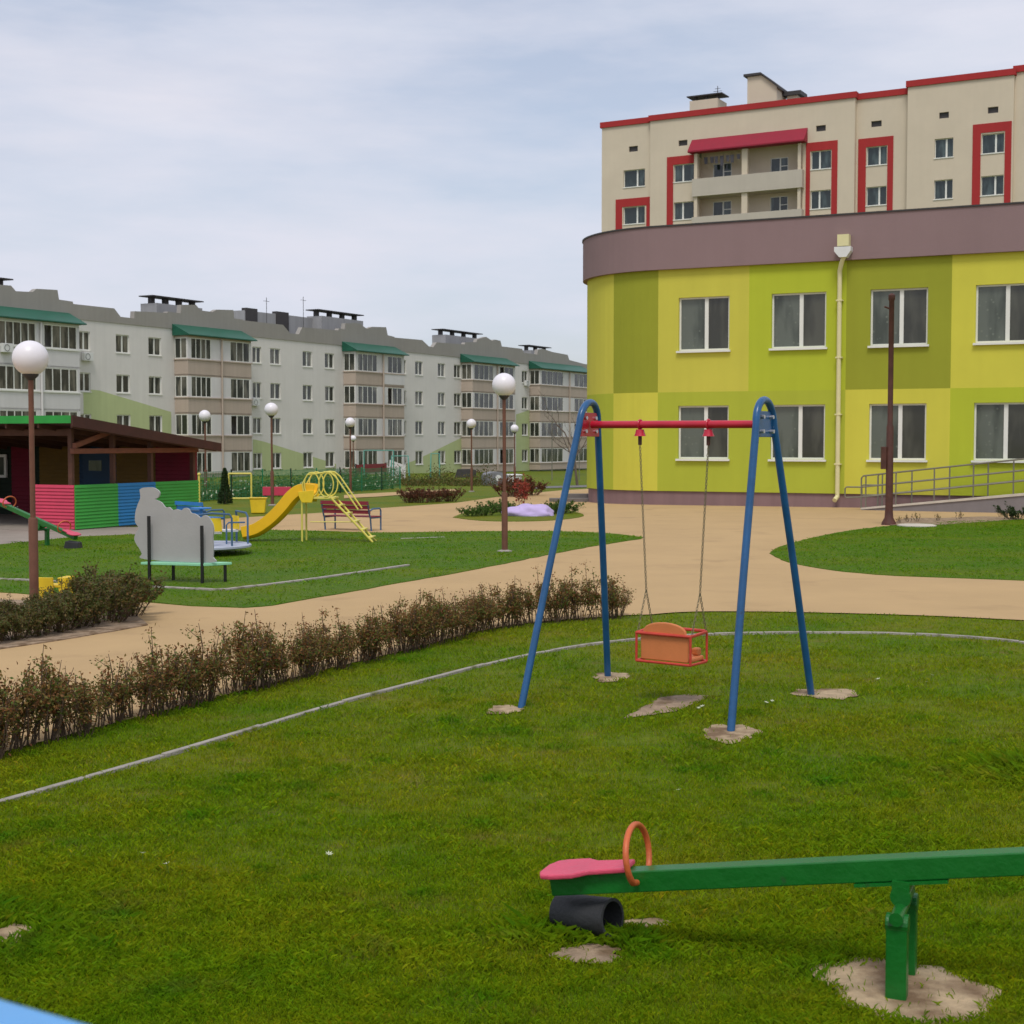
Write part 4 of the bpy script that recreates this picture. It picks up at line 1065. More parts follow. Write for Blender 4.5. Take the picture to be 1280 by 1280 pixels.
cb = MB().prism(smooth_line(pts+[pts[0]],4)[:-1], 'y', .085, .105).build('backboard', M['board'], bn)
MB().prism([(x*1.0,z) for x, z in smooth_line(pts+[pts[0]],4)[:-1]], 'y', .106, .114).build('board_face', M['boardedge'], bn)

# ============================================================ carousel
cc = gp(252, 693)
ca = empty('carousel', (cc.x, cc.y, .01), .35, 'round pale blue playground carousel with blue rails and small yellow seats behind the cloud bench', 'carousel')
RD = .82
MB().lathe([(RD-.08,.10),(RD,.12),(RD,.15),(RD-.02,.165)], 40).build('deck', M['carouseltop'], ca)
MB().lathe([(.16,-.05),(.16,.10)], 16).build('hub', M['black'], ca)
MB().lathe([(.03,.165),(.03,.75)], 12).lathe([(.17,.75),(.17,.77)], 20).build('hand_wheel', M['bluebright'], ca)
for k in range(4):
    t = k*math.pi/2+.15; c, s = math.cos(t), math.sin(t)
    def P(r_, o_, z): return (r_*c-o_*s, r_*s+o_*c, z)
    MB().tube([P(.70,-.30,.165),P(.70,-.30,.62),P(.68,-.27,.68),P(.60,0,.70),P(.68,.27,.68),P(.70,.30,.62),P(.70,.30,.165)], .017, 8).build('rail', M['bluegrey'], ca, smooth=True)
    MB().tube([P(.36,-.22,.165),P(.36,-.22,.48),P(.40,-.22,.52),P(.66,-.28,.52)], .014, 8).build('rail', M['bluegrey'], ca, smooth=True)
    vs = [P(a_,b_,z_) for z_ in (.36,.39) for a_,b_ in ((.36,-.17),(.58,-.17),(.58,.17),(.36,.17))]
    MB().add(vs, [(0,1,2,3),(7,6,5,4),(0,4,5,1),(1,5,6,2),(2,6,7,3),(3,7,4,0)]).build('seat', M['white'], ca)
    vs = [P(a_,b_,z_) for a_ in (.575,.60) for b_,z_ in ((-.17,.40),(.17,.40),(.15,.62),(-.15,.62))]
    MB().add(vs, [(0,1,2,3),(7,6,5,4),(0,4,5,1),(1,5,6,2),(2,6,7,3),(3,7,4,0)]).build('seat_back', M['yplastic'], ca)

# ============================================================ slide
sl0 = gp(389, 677)
SF = Frame((sl0.x, sl0.y, .01), (1, -.06))
sr = empty('slide', SF.O, SF.a, 'yellow playground slide with hooped rails and a ladder on the left lawn', 'slide')
def slp(x, y, w=0.0): u, z = SF.px(x, y, w); return u, z
wS = .20
# chute: U section swept along its profile
prof = [slp(393,617), slp(388,616), slp(378,616.5), slp(369,623), slp(360,634), slp(350,645), slp(340,654), slp(330,661), slp(320,666), slp(306,669)]
prof = [(u, max(z,.05)) for u, z in smooth_line(prof, 4)]
mb = MB(); sec = [(-wS,.17),(-wS+.03,.175),(-wS+.045,.05),(-wS+.11,.012),(0,.0),(wS-.11,.012),(wS-.045,.05),(wS-.03,.175),(wS,.17),(wS,-.02),(wS-.07,-.07),(0,-.08),(-wS+.07,-.07),(-wS,-.02)]
n = len(sec); vs = []
for i, (u, z) in enumerate(prof):
    a_ = prof[max(i-1,0)]; b_ = prof[min(i+1,len(prof)-1)]; tx, tz = b_[0]-a_[0], b_[1]-a_[1]; l = math.hypot(tx,tz) or 1; nx, nz = -tz/l, tx/l
    if nz < 0: nx, nz = -nx, -nz
    for yy, hh in sec: vs.append((u+nx*hh, yy, z+nz*hh))
fs = [tuple(range(n)), tuple(range(len(prof)*n-1, (len(prof)-1)*n-1, -1))]
for i in range(len(prof)-1):
    for k in range(n): k2 = (k+1)%n; fs.append((i*n+k, i*n+k2, (i+1)*n+k2, (i+1)*n+k))
mb.add(vs, fs).build('chute', M['yslide'], sr, smooth=True)
pz = slp(400, 621)[1]; u0 = slp(377,620)[0]; u1 = slp(421,620)[0]
# entry funnel and deck
MB().prism([(u0+.05,pz-.10),(u0+.24,pz-.10),(u0+.28,pz+.03),(u0+.27,pz+.13),(u0-.02,pz+.10),(u0-.0,pz-.0)], 'y', -wS-.035, -wS-.004).build('entry_guard', M['yplastic'], sr, bevel=.006)
MB().prism([(u0+.05,pz-.10),(u0+.24,pz-.10),(u0+.28,pz+.03),(u0+.27,pz+.13),(u0-.02,pz+.10),(u0-.0,pz-.0)], 'y', wS+.004, wS+.035).build('entry_guard', M['yplastic'], sr, bevel=.006)
MB().box(u0+.20, u1, -wS-.02, wS+.02, pz-.03, pz-.0).build('deck', M['ypaint'], sr)
rt = .018
for x_, yy in ((slp(380,620)[0],-wS),(slp(380,620)[0],wS)):
    MB().tube([(x_,yy,-.05),(x_,yy,pz)], rt, 8).build('leg', M['ypaint'], sr, smooth=True)
ub_ = slp(470,677)[0]
for yy in (-wS-.02, wS+.02):
    MB().tube([(u1-.08,yy,pz),(ub_-.0+(0 if yy<0 else -.02),yy,-.03)], rt*1.1, 8).build('stringer', M['ypaint'], sr, smooth=True)
    # hand rail: rises over the platform, arches, falls to the ladder
    ra = slp(436,588-2)[1]
    MB().tube([(u1-.20,yy,pz+.47),(u1-.08,yy,pz+.46),(u1+.02,yy,pz+.38),(slp(450,640)[0],yy,slp(450,636)[1])], rt*.8, 8).build('hand_rail', M['ypaint'], sr, smooth=True)
    MB().tube([(u0+.10,yy,pz+.02),(u0+.06,yy,pz+.25),(u0+.16,yy,pz+.42),(u0+.34,yy,pz+.44),(u1-.14,yy,pz+.47)], rt*.8, 8).build('hand_rail', M['ypaint'], sr, smooth=True)
    for cx_ in (u0+.24, u1-.16):
        MB().ring((cx_,yy,pz+.235), .225, rt*.7, (.62,0,0), (0,0,1), 22, 6).build('rail_hoop', M['ypaint'], sr, smooth=True)
for k in range(1, 6):
    t = k/5.6; x_ = u1-.08+(ub_-u1+.08)*t; z_ = pz*(1-t)
    MB().box(x_-.05, x_+.05, -wS-.02, wS+.02, z_-.012, z_+.008).build('step', M['ypaint'], sr)
MB().tube([(u0+.2,-wS,pz*.45),(ub_*.72,-wS,pz*.45)], rt*.6, 6).build('brace', M['ypaint'], sr)

# ============================================================ benches and small things behind the slide
def park_bench(p, rz, L, slat, frame, label, n=3, back='slats'):
    r_ = empty('park_bench', p, rz, label, 'bench', None)
    for sx in (0, L):
        MB().tube([(sx,-.04,-.02),(sx,0,.28),(sx,.02,.30),(sx,.10,.58),(sx,.11,.60)], .018, 8).build('side_frame', M[frame], r_, smooth=True)
        MB().tube([(sx,-.42,-.02),(sx,-.42,.42),(sx,-.38,.46),(sx,-.10,.46),(sx,.03,.42)], .018, 8).build('armrest', M[frame], r_, smooth=True)
        MB().tube([(sx,-.42,.27),(sx,0,.27)], .015, 6).build('seat_rail', M[frame], r_)
    for i in range(4): MB().box(-.02, L+.02, -.40+i*.10, -.32+i*.10, .286, .305).build('seat_slat', M[slat], r_)
    for i in range(n): MB().box(-.02, L+.02, .04+.035*i-.012, .04+.035*i+.008, .36+i*.095, .435+i*.095).build('back_slat', M[slat], r_)
    return r_
p = gp(397, 663); q = gp(463, 664)
park_bench((q.x, q.y, .0), math.pi-.45, q.x-p.x, 'brickred', 'bluegrey', 'dark red slatted bench with blue tube arms right behind the slide ladder')
p = gp(252, 668)
park_bench((p.x, p.y+.5, .0), 2.35, 1.0, 'bluebright', 'bluegrey', 'blue slatted bench beside the far corner of the veranda')
# blue child table with white seats
# pink sign board on posts
p = at(346, 614, 46); r_ = empty('climbing_board', (p.x, p.y, gz(p.y)), 0, 'crimson pink board on two posts behind the slide and the lamp', 'board')
zc_ = p.z-gz(p.y)
MB().box(-.45,.45,-.03,.03,zc_-.14,zc_+.14).build('panel', M['vpink'], r_, bevel=.01)
for x_ in (-.36,.36): MB().tube([(x_,.06,-.05),(x_,.06,zc_+.12)], .03, 8).build('post', M['bluegrey'], r_)
p = gp(323, 641); r_ = empty('play_bin', (p.x, p.y, gz(p.y)), .1, 'small yellow open bin on the grass below the pink board', 'bin')
MB().prism([(-.17,.0),(.17,.0),(.21,.38),(-.21,.38)], 'y', -.18, .18).build('tub', M['yplastic'], r_, bevel=.015)
MB().box(-.23,.23,-.2,.2,.382,.40).build('rim', M['yplastic'], r_)
# yellow play blocks in the shrub bed lawn
p = gp(70, 750); r_ = empty('toy_chair', (p.x, p.y, .01), -.1, 'yellow plastic play seat half hidden behind the shrub bed', 'play seat')
MB().prism([(-.19,0),(-.12,0),(-.09,.10),(-.03,.10),(.0,.0),(.03,.02),(.02,.27),(-.20,.27)], 'y', -.14, -.11).build('side_panel', M['yplastic'], r_, bevel=.006)
MB().prism([(.08,.27),(.19,.27),(.16,.12),(.17,0),(.13,0),(.09,.13)], 'y', -.14, .12).build('backrest', M['yplastic'], r_, bevel=.006)
MB().box(-.18,.08,-.108,.12,.15,.18).build('seat', M['yplastic'], r_, bevel=.006)

# mesh fence with flowers behind the playground
p0 = at(246, 600, 46); p1 = at(500, 600, 66)
FF = Frame((p0.x, p0.y, gz(p0.y)), (p1.x-p0.x, p1.y-p0.y)); Lf = (Vector((p1.x,p1.y))-Vector((p0.x,p0.y))).length
fr_ = empty('mesh_fence', FF.O, FF.a, 'green wire mesh fence with posts running behind the slide towards the flats', 'fence')
nP = 8; drop = gz(p1.y)-gz(p0.y)
for i in range(nP+1):
    x_ = Lf*i/nP; g_ = drop*i/nP; MB().tube([(x_,0,g_-.1),(x_,0,g_+1.02)], .03, 8).build('post', M['black'] if i % 2 else M['greentube'], fr_)
for i in range(nP):
    mb = MB(); a_ = Lf*i/nP+.04; b_ = Lf*(i+1)/nP-.04; g_ = drop*(i+.5)/nP
    for k in range(22): x_ = a_+(b_-a_)*k/21; mb.box(x_-.006, x_+.006, -.006, .006, g_+.05, g_+.95)
    for k in range(6): z_ = g_+.05+.9*k/5; mb.box(a_, b_, -.014, -.007, z_-.007, z_+.007)
    mb.build('mesh_panel', M['greentube'], fr_)
# yellow framed gate panel in front of it
p = at(300, 608, 45.0); r_ = empty('play_goal', (p.x, p.y, gz(p.y)), .1, 'square yellow tube frame standing on the grass before the mesh fence', 'play frame')
z0_ = at(300, 623, 45).z-gz(45); z1_ = at(300, 592, 45).z-gz(45); hw_ = 14*45/1800
for x_ in (-hw_, hw_): MB().tube([(x_,0,-.05),(x_,0,z1_)], .028, 8).build('upright', M['ypaint'], r_)
MB().tube([(-hw_,0,z1_),(hw_,0,z1_)], .028, 8).build('top_bar', M['ypaint'], r_)
MB().tube([(-hw_,0,max(z0_,.1)),(hw_,0,max(z0_,.1))], .028, 8).build('bottom_bar', M['ypaint'], r_)
p = at(249, 615, 43.0); r_ = empty('yellow_post', (p.x, p.y, gz(p.y)), 0, 'thin yellow post at the right end of the veranda', 'post')
MB().tube([(0,0,-.05),(0,0,.88)], .03, 8).build('shaft', M['ypaint'], r_); MB().lathe([(.03,.88),(.05,.9),(.05,.93),(.02,.96)],10).build('cap', M['ypaint'], r_)
# far swing and bars in front of the flats
def bar_frame(px0, px1, ytop, Y, m_, name, label, cat, cross=True, A_=False):
    c = at((px0+px1)/2, 590, Y); g_ = gz(Y); w_ = (px1-px0)/2*Y/1800; h_ = at(px0, ytop, Y).z-g_
    r_ = empty(name, (c.x, Y, g_), 0, label, cat)
    for s_ in (-1,1):
        if A_:
            MB().tube([(s_*w_,-.5,-.05),(s_*w_*.85,0,h_),(s_*w_,.5,-.05)], .035, 6).build('leg', M[m_], r_)
        else: MB().tube([(s_*w_,0,-.05),(s_*w_,0,h_)], .035, 6).build('leg', M[m_], r_)
    MB().tube([(-w_*(.85 if A_ else 1),0,h_),(w_*(.85 if A_ else 1),0,h_)], .035, 6).build('crossbar', M[m_], r_)
    return r_
bar_frame(455, 492, 563, 80, 'tealtube', 'monkey_bars', 'teal tube frame in front of the second balcony stack of the flats', 'climbing frame')
bar_frame(488, 512, 570, 92, 'tealtube', 'monkey_bars', 'narrow teal tube frame beside the white board before the flats', 'climbing frame', A_=True)
bar_frame(538, 550, 567, 100, 'tealtube', 'monkey_bars', 'thin green frame before the pale green painted slope of the flats', 'climbing frame', A_=True)
bar_frame(690, 724, 515, 92, 'railgrey', 'carpet_rack', 'tall grey pole frame left of the yellow nursery corner', 'pole frame')
p = at(495, 588, 96); r_ = empty('white_board', (p.x, p.y, gz(p.y)), .2, 'plain white board leaning before the flats between the teal frames', 'board')
MB().prism([(-.5,.1),(.62,.0),(.66,.9),(-.42,1.3)], 'y', -.03, .03).build('panel', M['flatwhite'], r_); MB().box(-.4,-.34,.04,.3,0,.8).build('prop', M['bluegrey'], r_)
p0 = at(446, 590, 88); p1 = at(483, 590, 93)
r_ = empty('low_fence', (p0.x, p0.y, gz(p0.y)), math.atan2(p1.y-p0.y,p1.x-p0.x), 'low dark red board fence in front of the flats right of the slide', 'fence')
lL = (p1-p0).length
MB().box(0,lL,-.02,.02,.45,1.0).build('boards', M['brickred'], r_)
for k in range(4): MB().box(lL*k/3-.05,lL*k/3+.05,.022,.1,-.05,1.05).build('post', M['black'], r_)
# grey shed
p = gp(618, 606.5); r_ = empty('metal_shed', (p.x, p.y, gz(p.y)), .25, 'small grey rounded metal shed with a white end on the far lawn', 'shed')
g_ = p.y/1800
rw, rd, rh = 13*g_, 1.3, 17*g_
arc = [(-rw,0),(-rw,rh*.72)]+[(-rw*math.cos(t), rh*.72+rh*.28*math.sin(t)) for t in np.linspace(.2,math.pi-.2,9)]+[(rw,rh*.72),(rw,0)]
MB().prism(arc, 'y', -rd/2, rd/2).build('body', M['shed'], r_)
MB().tube([(rw*.1,-rd/2-.02,rh*.55),(rw*.1,-rd/2-.001,rh*.55)], .16, 16).build('round_plate', M['white'], r_)
MB().box(rw+.03, rw+.75, -rd/2, rd/2-.1, .03, rh*.70).build('white_cabinet', M['white'], r_, bevel=.02)
MB().box(rw+.0, rw+.80, -rd/2-.05, rd/2-.05, rh*.70+.002, rh*.80).build('cabinet_lid', M['white'], r_, bevel=.03)
p = gp(582, 606)
bz = MB().prism([(-.8,0),(.8,0),(.75,.55),(.3,.62),(-.6,.6)], 'y', -.3, .3).build('dark_bench', M['darksteel']); tag(bz, 'low dark block like bench at the foot of the flats left of the shed', 'bench'); bz.location = (at(582,560,105).x, 105, gz(105))

# blue railing right below the viewer
q0 = at(-60, 1224, 1.25); q1 = at(140, 1281, 1.12); dd = (q1-q0)
r_ = empty('railing', (q0.x, q0.y, 0), 0, 'sky blue painted railing cap crossing the bottom left corner close up', 'railing')
ra_ = q0 - dd*1.2; rb_ = q0 + dd*3.2
def rail_prism(m_, name, w, top, bot):
    d2_ = Vector((dd.x, dd.y, 0)).normalized(); nn = Vector((d2_.y, -d2_.x, 0))
    vs = []
    for e_ in (ra_, rb_):
        for o_, z_ in ((0,top),(w,top),(w,bot),(0,bot)): v = e_ - Vector((q0.x,q0.y,0)) + nn*o_; vs.append((v.x, v.y, v.z+z_))
    return MB().add(vs, [(0,1,2,3),(7,6,5,4),(0,4,5,1),(1,5,6,2),(2,6,7,3),(3,7,4,0)]).build(name, m_, r_, bevel=.012)
rail_prism(M['railblue'], 'top_cap', .26, 0, -.05)
for t in (-1.0, .1, 1.3, 2.6):
    c_ = q0 + dd*t; x_, y_ = c_.x-q0.x+.06, c_.y-q0.y-.12
    MB().tube([(x_,y_,-.05),(x_,y_,c_.z-.052)], .03, 10).build('baluster', M['railblue'], r_)

# ============================================================ plants
def leaf_cloud(n, fpos, size, m_, name, parent, up=.3, seed=0):
    rg = np.random.default_rng(seed); P = fpos(n, rg); n = len(P)
    nrm = rg.normal(size=(n,3)); nrm[:,2] += up; nrm /= np.linalg.norm(nrm,axis=1)[:,None]
    a = np.cross(nrm, rg.normal(size=(n,3))); a /= np.linalg.norm(a,axis=1)[:,None]; b = np.cross(nrm, a)
    s = size*rg.uniform(.6,1.4,n)[:,None]
    v = np.stack([P-a*s, P+b*s*.5+nrm*s*.15, P+a*s, P-b*s*.5+nrm*s*.15], 1).reshape(-1,3)
    f = np.arange(4*n).reshape(-1,4)
    me = bpy.data.meshes.new(name); me.vertices.add(4*n); me.vertices.foreach_set('co', v.ravel().astype(np.float32))
    me.loops.add(4*n); me.loops.foreach_set('vertex_index', f.ravel().astype(np.int32))
    me.polygons.add(n); me.polygons.foreach_set('loop_start', np.arange(0,4*n,4,dtype=np.int32)); me.update(calc_edges=True)
    me.materials.append(m_); o = bpy.data.objects.new(name, me); COL.objects.link(o); o.parent = parent; return o
def make_shrub(seed, h, w, nst, nl, size, leafm, name, label, cat, group, spread=.25, low=.25, r0=.006):
    root = empty(name, (0,0,0), 0, label, cat, group); rd = random.Random(seed); mb = MB(); tips = []
    for i in range(nst):
        a_ = rd.uniform(0,6.28); rr = w*math.sqrt(rd.random())*.5; hh = h*rd.uniform(.55,1.0) if i else h*1.12
        b_ = Vector((rr*math.cos(a_)*.5, rr*math.sin(a_)*.5, -.02)); t_ = Vector((rr*math.cos(a_)*(1+spread)+rd.uniform(-.02,.02), rr*math.sin(a_)*(1+spread)+rd.uniform(-.02,.02), hh))
        m1 = b_.lerp(t_, .35)+Vector((rd.uniform(-.03,.03),rd.uniform(-.03,.03),0)); m2 = b_.lerp(t_, .7)+Vector((rd.uniform(-.03,.03),rd.uniform(-.03,.03),0))
        mb.tube([b_,m1,m2,t_], [r0,r0*.8,r0*.6,r0*.3], 4); tips.append((b_,m1,m2,t_))
        for j in range(3):
            s_ = m1.lerp(t_, rd.random()*.7); e_ = s_+Vector((rd.uniform(-.08,.08),rd.uniform(-.08,.08),rd.uniform(.03,.12)))*(h/.5); mb.tube([s_,e_], [r0*.5,r0*.25], 3); tips.append((s_,s_.lerp(e_,.3),s_.lerp(e_,.7),e_))
    mb.build('stems', M['twig'], root)
    def fpos(n, rg):
        out = []
        for i in range(n):
            tt = tips[int(rg.integers(len(tips)))]; t = low + (1-low)*rg.random()**.8
            k = min(int(t*3),2); q = tt[k].lerp(tt[k+1], t*3-k); out.append((q.x+rg.normal()*.022*(h/.5), q.y+rg.normal()*.022*(h/.5), max(.02,q.z+rg.normal()*.02)))
        return np.array(out)
    leaf_cloud(nl, fpos, size, leafm, 'foliage', root, seed=seed); return root
# front hedge: individual small shrubs
protos = [make_shrub(10+i, .50+.03*(i%3), .36, 13, 1500, .0128, M['leafhedge'], 'hedge_shrub', 'small bronze leaved shrub in the low row between front lawn and tan path', 'shrub', 'shrubs of the low hedge by the path', low=.12) for i in range(6)]
line = [np.array(p) for p in HEDGE]; cum = [0]
for p_, q_ in zip(line, line[1:]): cum.append(cum[-1]+np.linalg.norm(q_-p_))
s_ = .5; k = 0; first = [True]*6
def along(s):
    i = max(j for j in range(len(cum)) if cum[j] <= s); i = min(i, len(line)-2); return line[i]+(line[i+1]-line[i])*((s-cum[i])/(cum[i+1]-cum[i]))
HP = []
while s_ < cum[-1]-.22:
    p_ = along(s_); HP.append(p_); i = random.randrange(6)
    if first[i]: o = protos[i]; first[i] = False
    else: o = copy_tree(protos[i])
    o.location = (p_[0]+random.uniform(-.05,.05)-.02, p_[1]+random.uniform(-.05,.07)-.09, 0); sc = random.uniform(.78,1.08); o.scale = (sc, sc, sc*random.uniform(.74,1.0)); o.rotation_euler.z = random.uniform(0,6.28)
    s_ += random.uniform(.13,.19); k += 1
for i in range(6):
    if first[i]: [bpy.data.objects.remove(c) for c in list(protos[i].children)]; bpy.data.objects.remove(protos[i])
# shrub bed left
bp2 = [make_shrub(40+i, .62, .62, 24, 3200, .020, M['leafbed'], 'bed_shrub', 'dense green brown shrub in the soil bed round the nearest lamp', 'shrub', 'shrubs in the soil bed at left', spread=.5, low=.05, r0=.008) for i in range(3)]
BS = [(160,770,1.08),(135,778,1.15),(118,765,1.0),(100,785,.92),(75,790,.80),(50,795,.66),(85,768,.72),(20,800,.62),(-5,803,.62),(-25,806,.7),(35,785,.62),(8,785,.66),(-45,800,.8),(60,775,.60),(-20,785,.6),(148,760,.9)]
for i, (x_, y_, sc) in enumerate(BS):
    o = bp2[i] if i < 3 else copy_tree(bp2[i%3]); p_ = gp(x_, y_); o.location = (p_.x, p_.y, .01); o.scale = (sc*.95,sc*.95,sc*.76); o.rotation_euler.z = random.uniform(0,6.28)
# wine coloured low shrubs and dark ones on the far lawn
far = [(512,628,.5),(528,628,.55),(545,627,.55),(562,626.5,.5),(636,621,.75),(650,620,.85),(664,619,.75)]
wp = make_shrub(60, .9, 1.5, 30, 1500, .05, M['leafwine'], 'wine_shrub', '', 'shrub', 'wine coloured clipped shrubs beyond the plaza', spread=.6, low=.03, r0=.015)
for i, (x_, y_, sc) in enumerate(far):
    o = wp if i == 0 else copy_tree(wp); p_ = gp(x_, y_); o.location = (p_.x, p_.y, gz(p_.y)); o.scale = (sc, sc, sc); o.rotation_euler.z = i*1.3
    o['label'] = 'low wine red shrub of the group left of the lamp, at the plaza edge' if i < 4 else 'rounder wine red shrub of the group right of the lamp, at the plaza edge'
# flower bed plants
gpz = make_shrub(70, .34, .8, 24, 1300, .028, M['leafgreen'], 'bed_plant', '', 'plant', None, spread=.7, low=.02)
FB = [(588,646,.75,'low leafy green plant at the left tip of the round flower bed'),(605,645,.9,'green plant second from the left tip of the round flower bed'),(622,641,1.05,'bushy green plant in the flower bed just left of the lamp post'),(641,644,1.0,'green plant in the flower bed just right of the lamp post'),(690,643,.8,'green plant right of the lilac stone in the flower bed'),(703,642,1.1,'darker plant at the right tip of the flower bed behind the swing leg')]
for i, (x_, y_, sc, lb) in enumerate(FB):
    o = gpz if i == 0 else copy_tree(gpz); p_ = gp(x_, y_); o.location = (p_.x, p_.y, gz(p_.y)+.012); o.scale = (sc,sc,sc*.9); o.rotation_euler.z = i; o['label'] = lb
rs = make_shrub(77, .95, .35, 7, 420, .035, M['leafred'], 'red_shrub', 'thin red leaved young shrub behind the lilac stone in the flower bed', 'shrub', None, low=.3); p_ = gp(652,637); rs.location = (p_.x, p_.y, .01)
cs = bmesh.new(); bmesh.ops.create_icosphere(cs, subdivisions=4, radius=1)
from mathutils import noise as mnoise
for v in cs.verts:
    n_ = mnoise.noise(v.co*1.7)*.22+mnoise.noise(v.co*4)*.06; v.co *= 1+n_; v.co.x *= .46; v.co.y *= .34; v.co.z = max(v.co.z,-.2)*.20
me = bpy.data.meshes.new('painted_stone'); cs.to_mesh(me); cs.free(); me.materials.append(M['lilac']); me.polygons.foreach_set('use_smooth',[True]*len(me.polygons))
so = bpy.data.objects.new('painted_stone', me); COL.objects.link(so); p_ = gp(662,645); so.location = (p_.x, p_.y, .04); so.scale = (1.45,1.2,1.3); tag(so, 'low lilac painted stone in the round flower bed', 'stone')
# conifer
p_ = at(281, 600, 44); co = empty('conifer', (p_.x, 44, gz(44)), 0, 'small dark columnar conifer between veranda and yellow frame', 'conifer')
MB().tube([(0,0,-.1),(0,0,1.2)], [.05,.015], 6).build('trunk', M['bark'], co)
def fcon(n, rg):
    z = rg.random(n)**1.1*1.25; r_ = (.30*(1-z/1.3)**.75+.02)*np.sqrt(rg.uniform(.3,1,n)); t = rg.uniform(0,6.28,n)
    return np.stack([r_*np.cos(t)*(1+.15*np.sin(7*z)), r_*np.sin(t), z+.02], 1)
leaf_cloud(5000, fcon, .03, M['leafdark'], 'crown', co, up=.8, seed=3); co.scale = (.72,.72,.86)
# dark bush at the right edge of the entrance lawn
bu_ = make_shrub(88, .35, .9, 22, 1600, .026, M['leafdark'], 'dark_bush', 'low dark green bush at the back edge of the entrance lawn', 'shrub', None, spread=.6, low=.02); p_ = gp(1272,650); bu_.location = (p_.x, p_.y, .01)
tw = make_shrub(90, .26, .25, 5, 60, .016, M['leafhedge'], 'seedling', 'tiny bare seedling on the soil strip right of the rust pole', 'seedling', 'seedlings on the soil strip', low=.3)
for i, x_ in enumerate((1124,1136,1147,1172,1198,1250)):
    o = tw if i == 0 else copy_tree(tw); p_ = gp(x_, 654-(x_-1124)*.06); o.location = (p_.x, p_.y, .01); o.scale = (1,1,.55+.35*((i*37)%5)/5); o.rotation_euler.z = i
# flowers / perennials behind the mesh fence
def bedpos(n, rg):
    t = rg.random(n); x = t*Lf; y = rg.uniform(.2,2.4,n); z = drop*t + np.abs(rg.normal(size=n))*.30*(.6+.5*np.sin(x*2.1+1)**2)
    return np.stack([x,y,np.minimum(z, drop*t+.95)],1)
fb = leaf_cloud(16000, bedpos, .05, M['leafgreen'], 'fence_planting', None, seed=11); fb.location = FF.O; fb.rotation_euler.z = FF.a; fb['kind'] = 'stuff'; fb['label'] = 'mixed green planting behind the mesh fence'
fw = leaf_cloud(220, lambda n, rg: bedpos(n, rg)*[1,.3,1]+[0,0,.12], .06, M['petal'], 'fence_flowers', None, seed=12); fw.location = FF.O; fw.rotation_euler.z = FF.a; fw['kind'] = 'stuff'; fw['label'] = 'pale flowers among the planting behind the mesh fence'
# perennials and twigs right of fence before the flats
def bed2(n, rg):
    x = rg.uniform(0,9,n); y = rg.uniform(0,6,n); z = np.abs(rg.normal(size=n))*.35*(.5+.7*np.sin(x*1.3)**2)
    return np.stack([x,y,z],1)
b2 = leaf_cloud(9000, bed2, .05, M['leafbed'], 'rough_planting', None, seed=14); p_ = at(395,600,72); b2.location = (p_.x, p_.y, gz(72)-.02); b2['kind'] = 'stuff'; b2['label'] = 'rough brownish planting between the mesh fence and the flats'

# bare trees
def make_tree(seed, h, name, label, group, leafm=None, nl=0, lsize=.05, bend=.25):
    rd = random.Random(seed); root = empty(name, (0,0,0), 0, label, 'tree', group); mb = MB(); mb2 = MB(); tips = []
    def branch(p, d, L, r, lev):
        pts = [p]; q = p.copy(); dd_ = d.copy()
        for i in range(4):
            dd_ = (dd_+Vector((rd.uniform(-bend,bend),rd.uniform(-bend,bend),rd.uniform(-.05,.18)))).normalized(); q = q+dd_*L/4; pts.append(q.copy())
        (mb if lev == 0 else mb2).tube(pts, [r,r*.85,r*.7,r*.55,r*.4], 6 if lev < 2 else 3); tips.append(pts[-1])
        if lev < 4:
            for k in range(4 if lev < 3 else 3):
                i = rd.choice([1,2,3,4]) if lev else rd.choice([2,3,4]); a_ = rd.uniform(0,6.28)
                nd = (dd_*.7+Vector((math.cos(a_),math.sin(a_),rd.uniform(0,.6)))*.8).normalized(); branch(pts[i], nd, L*rd.uniform(.5,.72), r*.45, lev+1)
    branch(Vector((0,0,-.1)), Vector((0,0,1)), h*.5, h*.014, 0)
    mb.build('trunk', M['bark'], root, smooth=True); cr = mb2.build('branches', M['bark'], root)
    if nl: leaf_cloud(nl, lambda n, rg: np.array([tuple(tips[int(rg.integers(len(tips)))]+Vector(rg.normal(size=3)*.12*h/6)) for _ in range(n)]), lsize, leafm, 'foliage', root, seed=seed)
    return root
t1 = make_tree(3, 6.0, 'bare_tree', 'slim bare tree with upright twigs left of the yellow nursery corner', None); p_ = at(722, 600, 74); t1.location = (p_.x, p_.y, gz(74))
ft = make_tree(5, 17, 'distant_tree', 'tall bare tree rising behind the far end of the flats', 'bare trees behind the flats', M['leafbed'], 900, .12)
for i, (x_, Y_, sc) in enumerate(((722,235,1.08),(704,250,.95),(640,262,.98),(735,240,1.1),(560,255,.9))):
    o = ft if i == 0 else copy_tree(ft); p_ = at(x_, 600, Y_); o.location = (p_.x, Y_, gz(Y_)); o.scale = (sc,sc,sc); o.rotation_euler.z = i*1.7
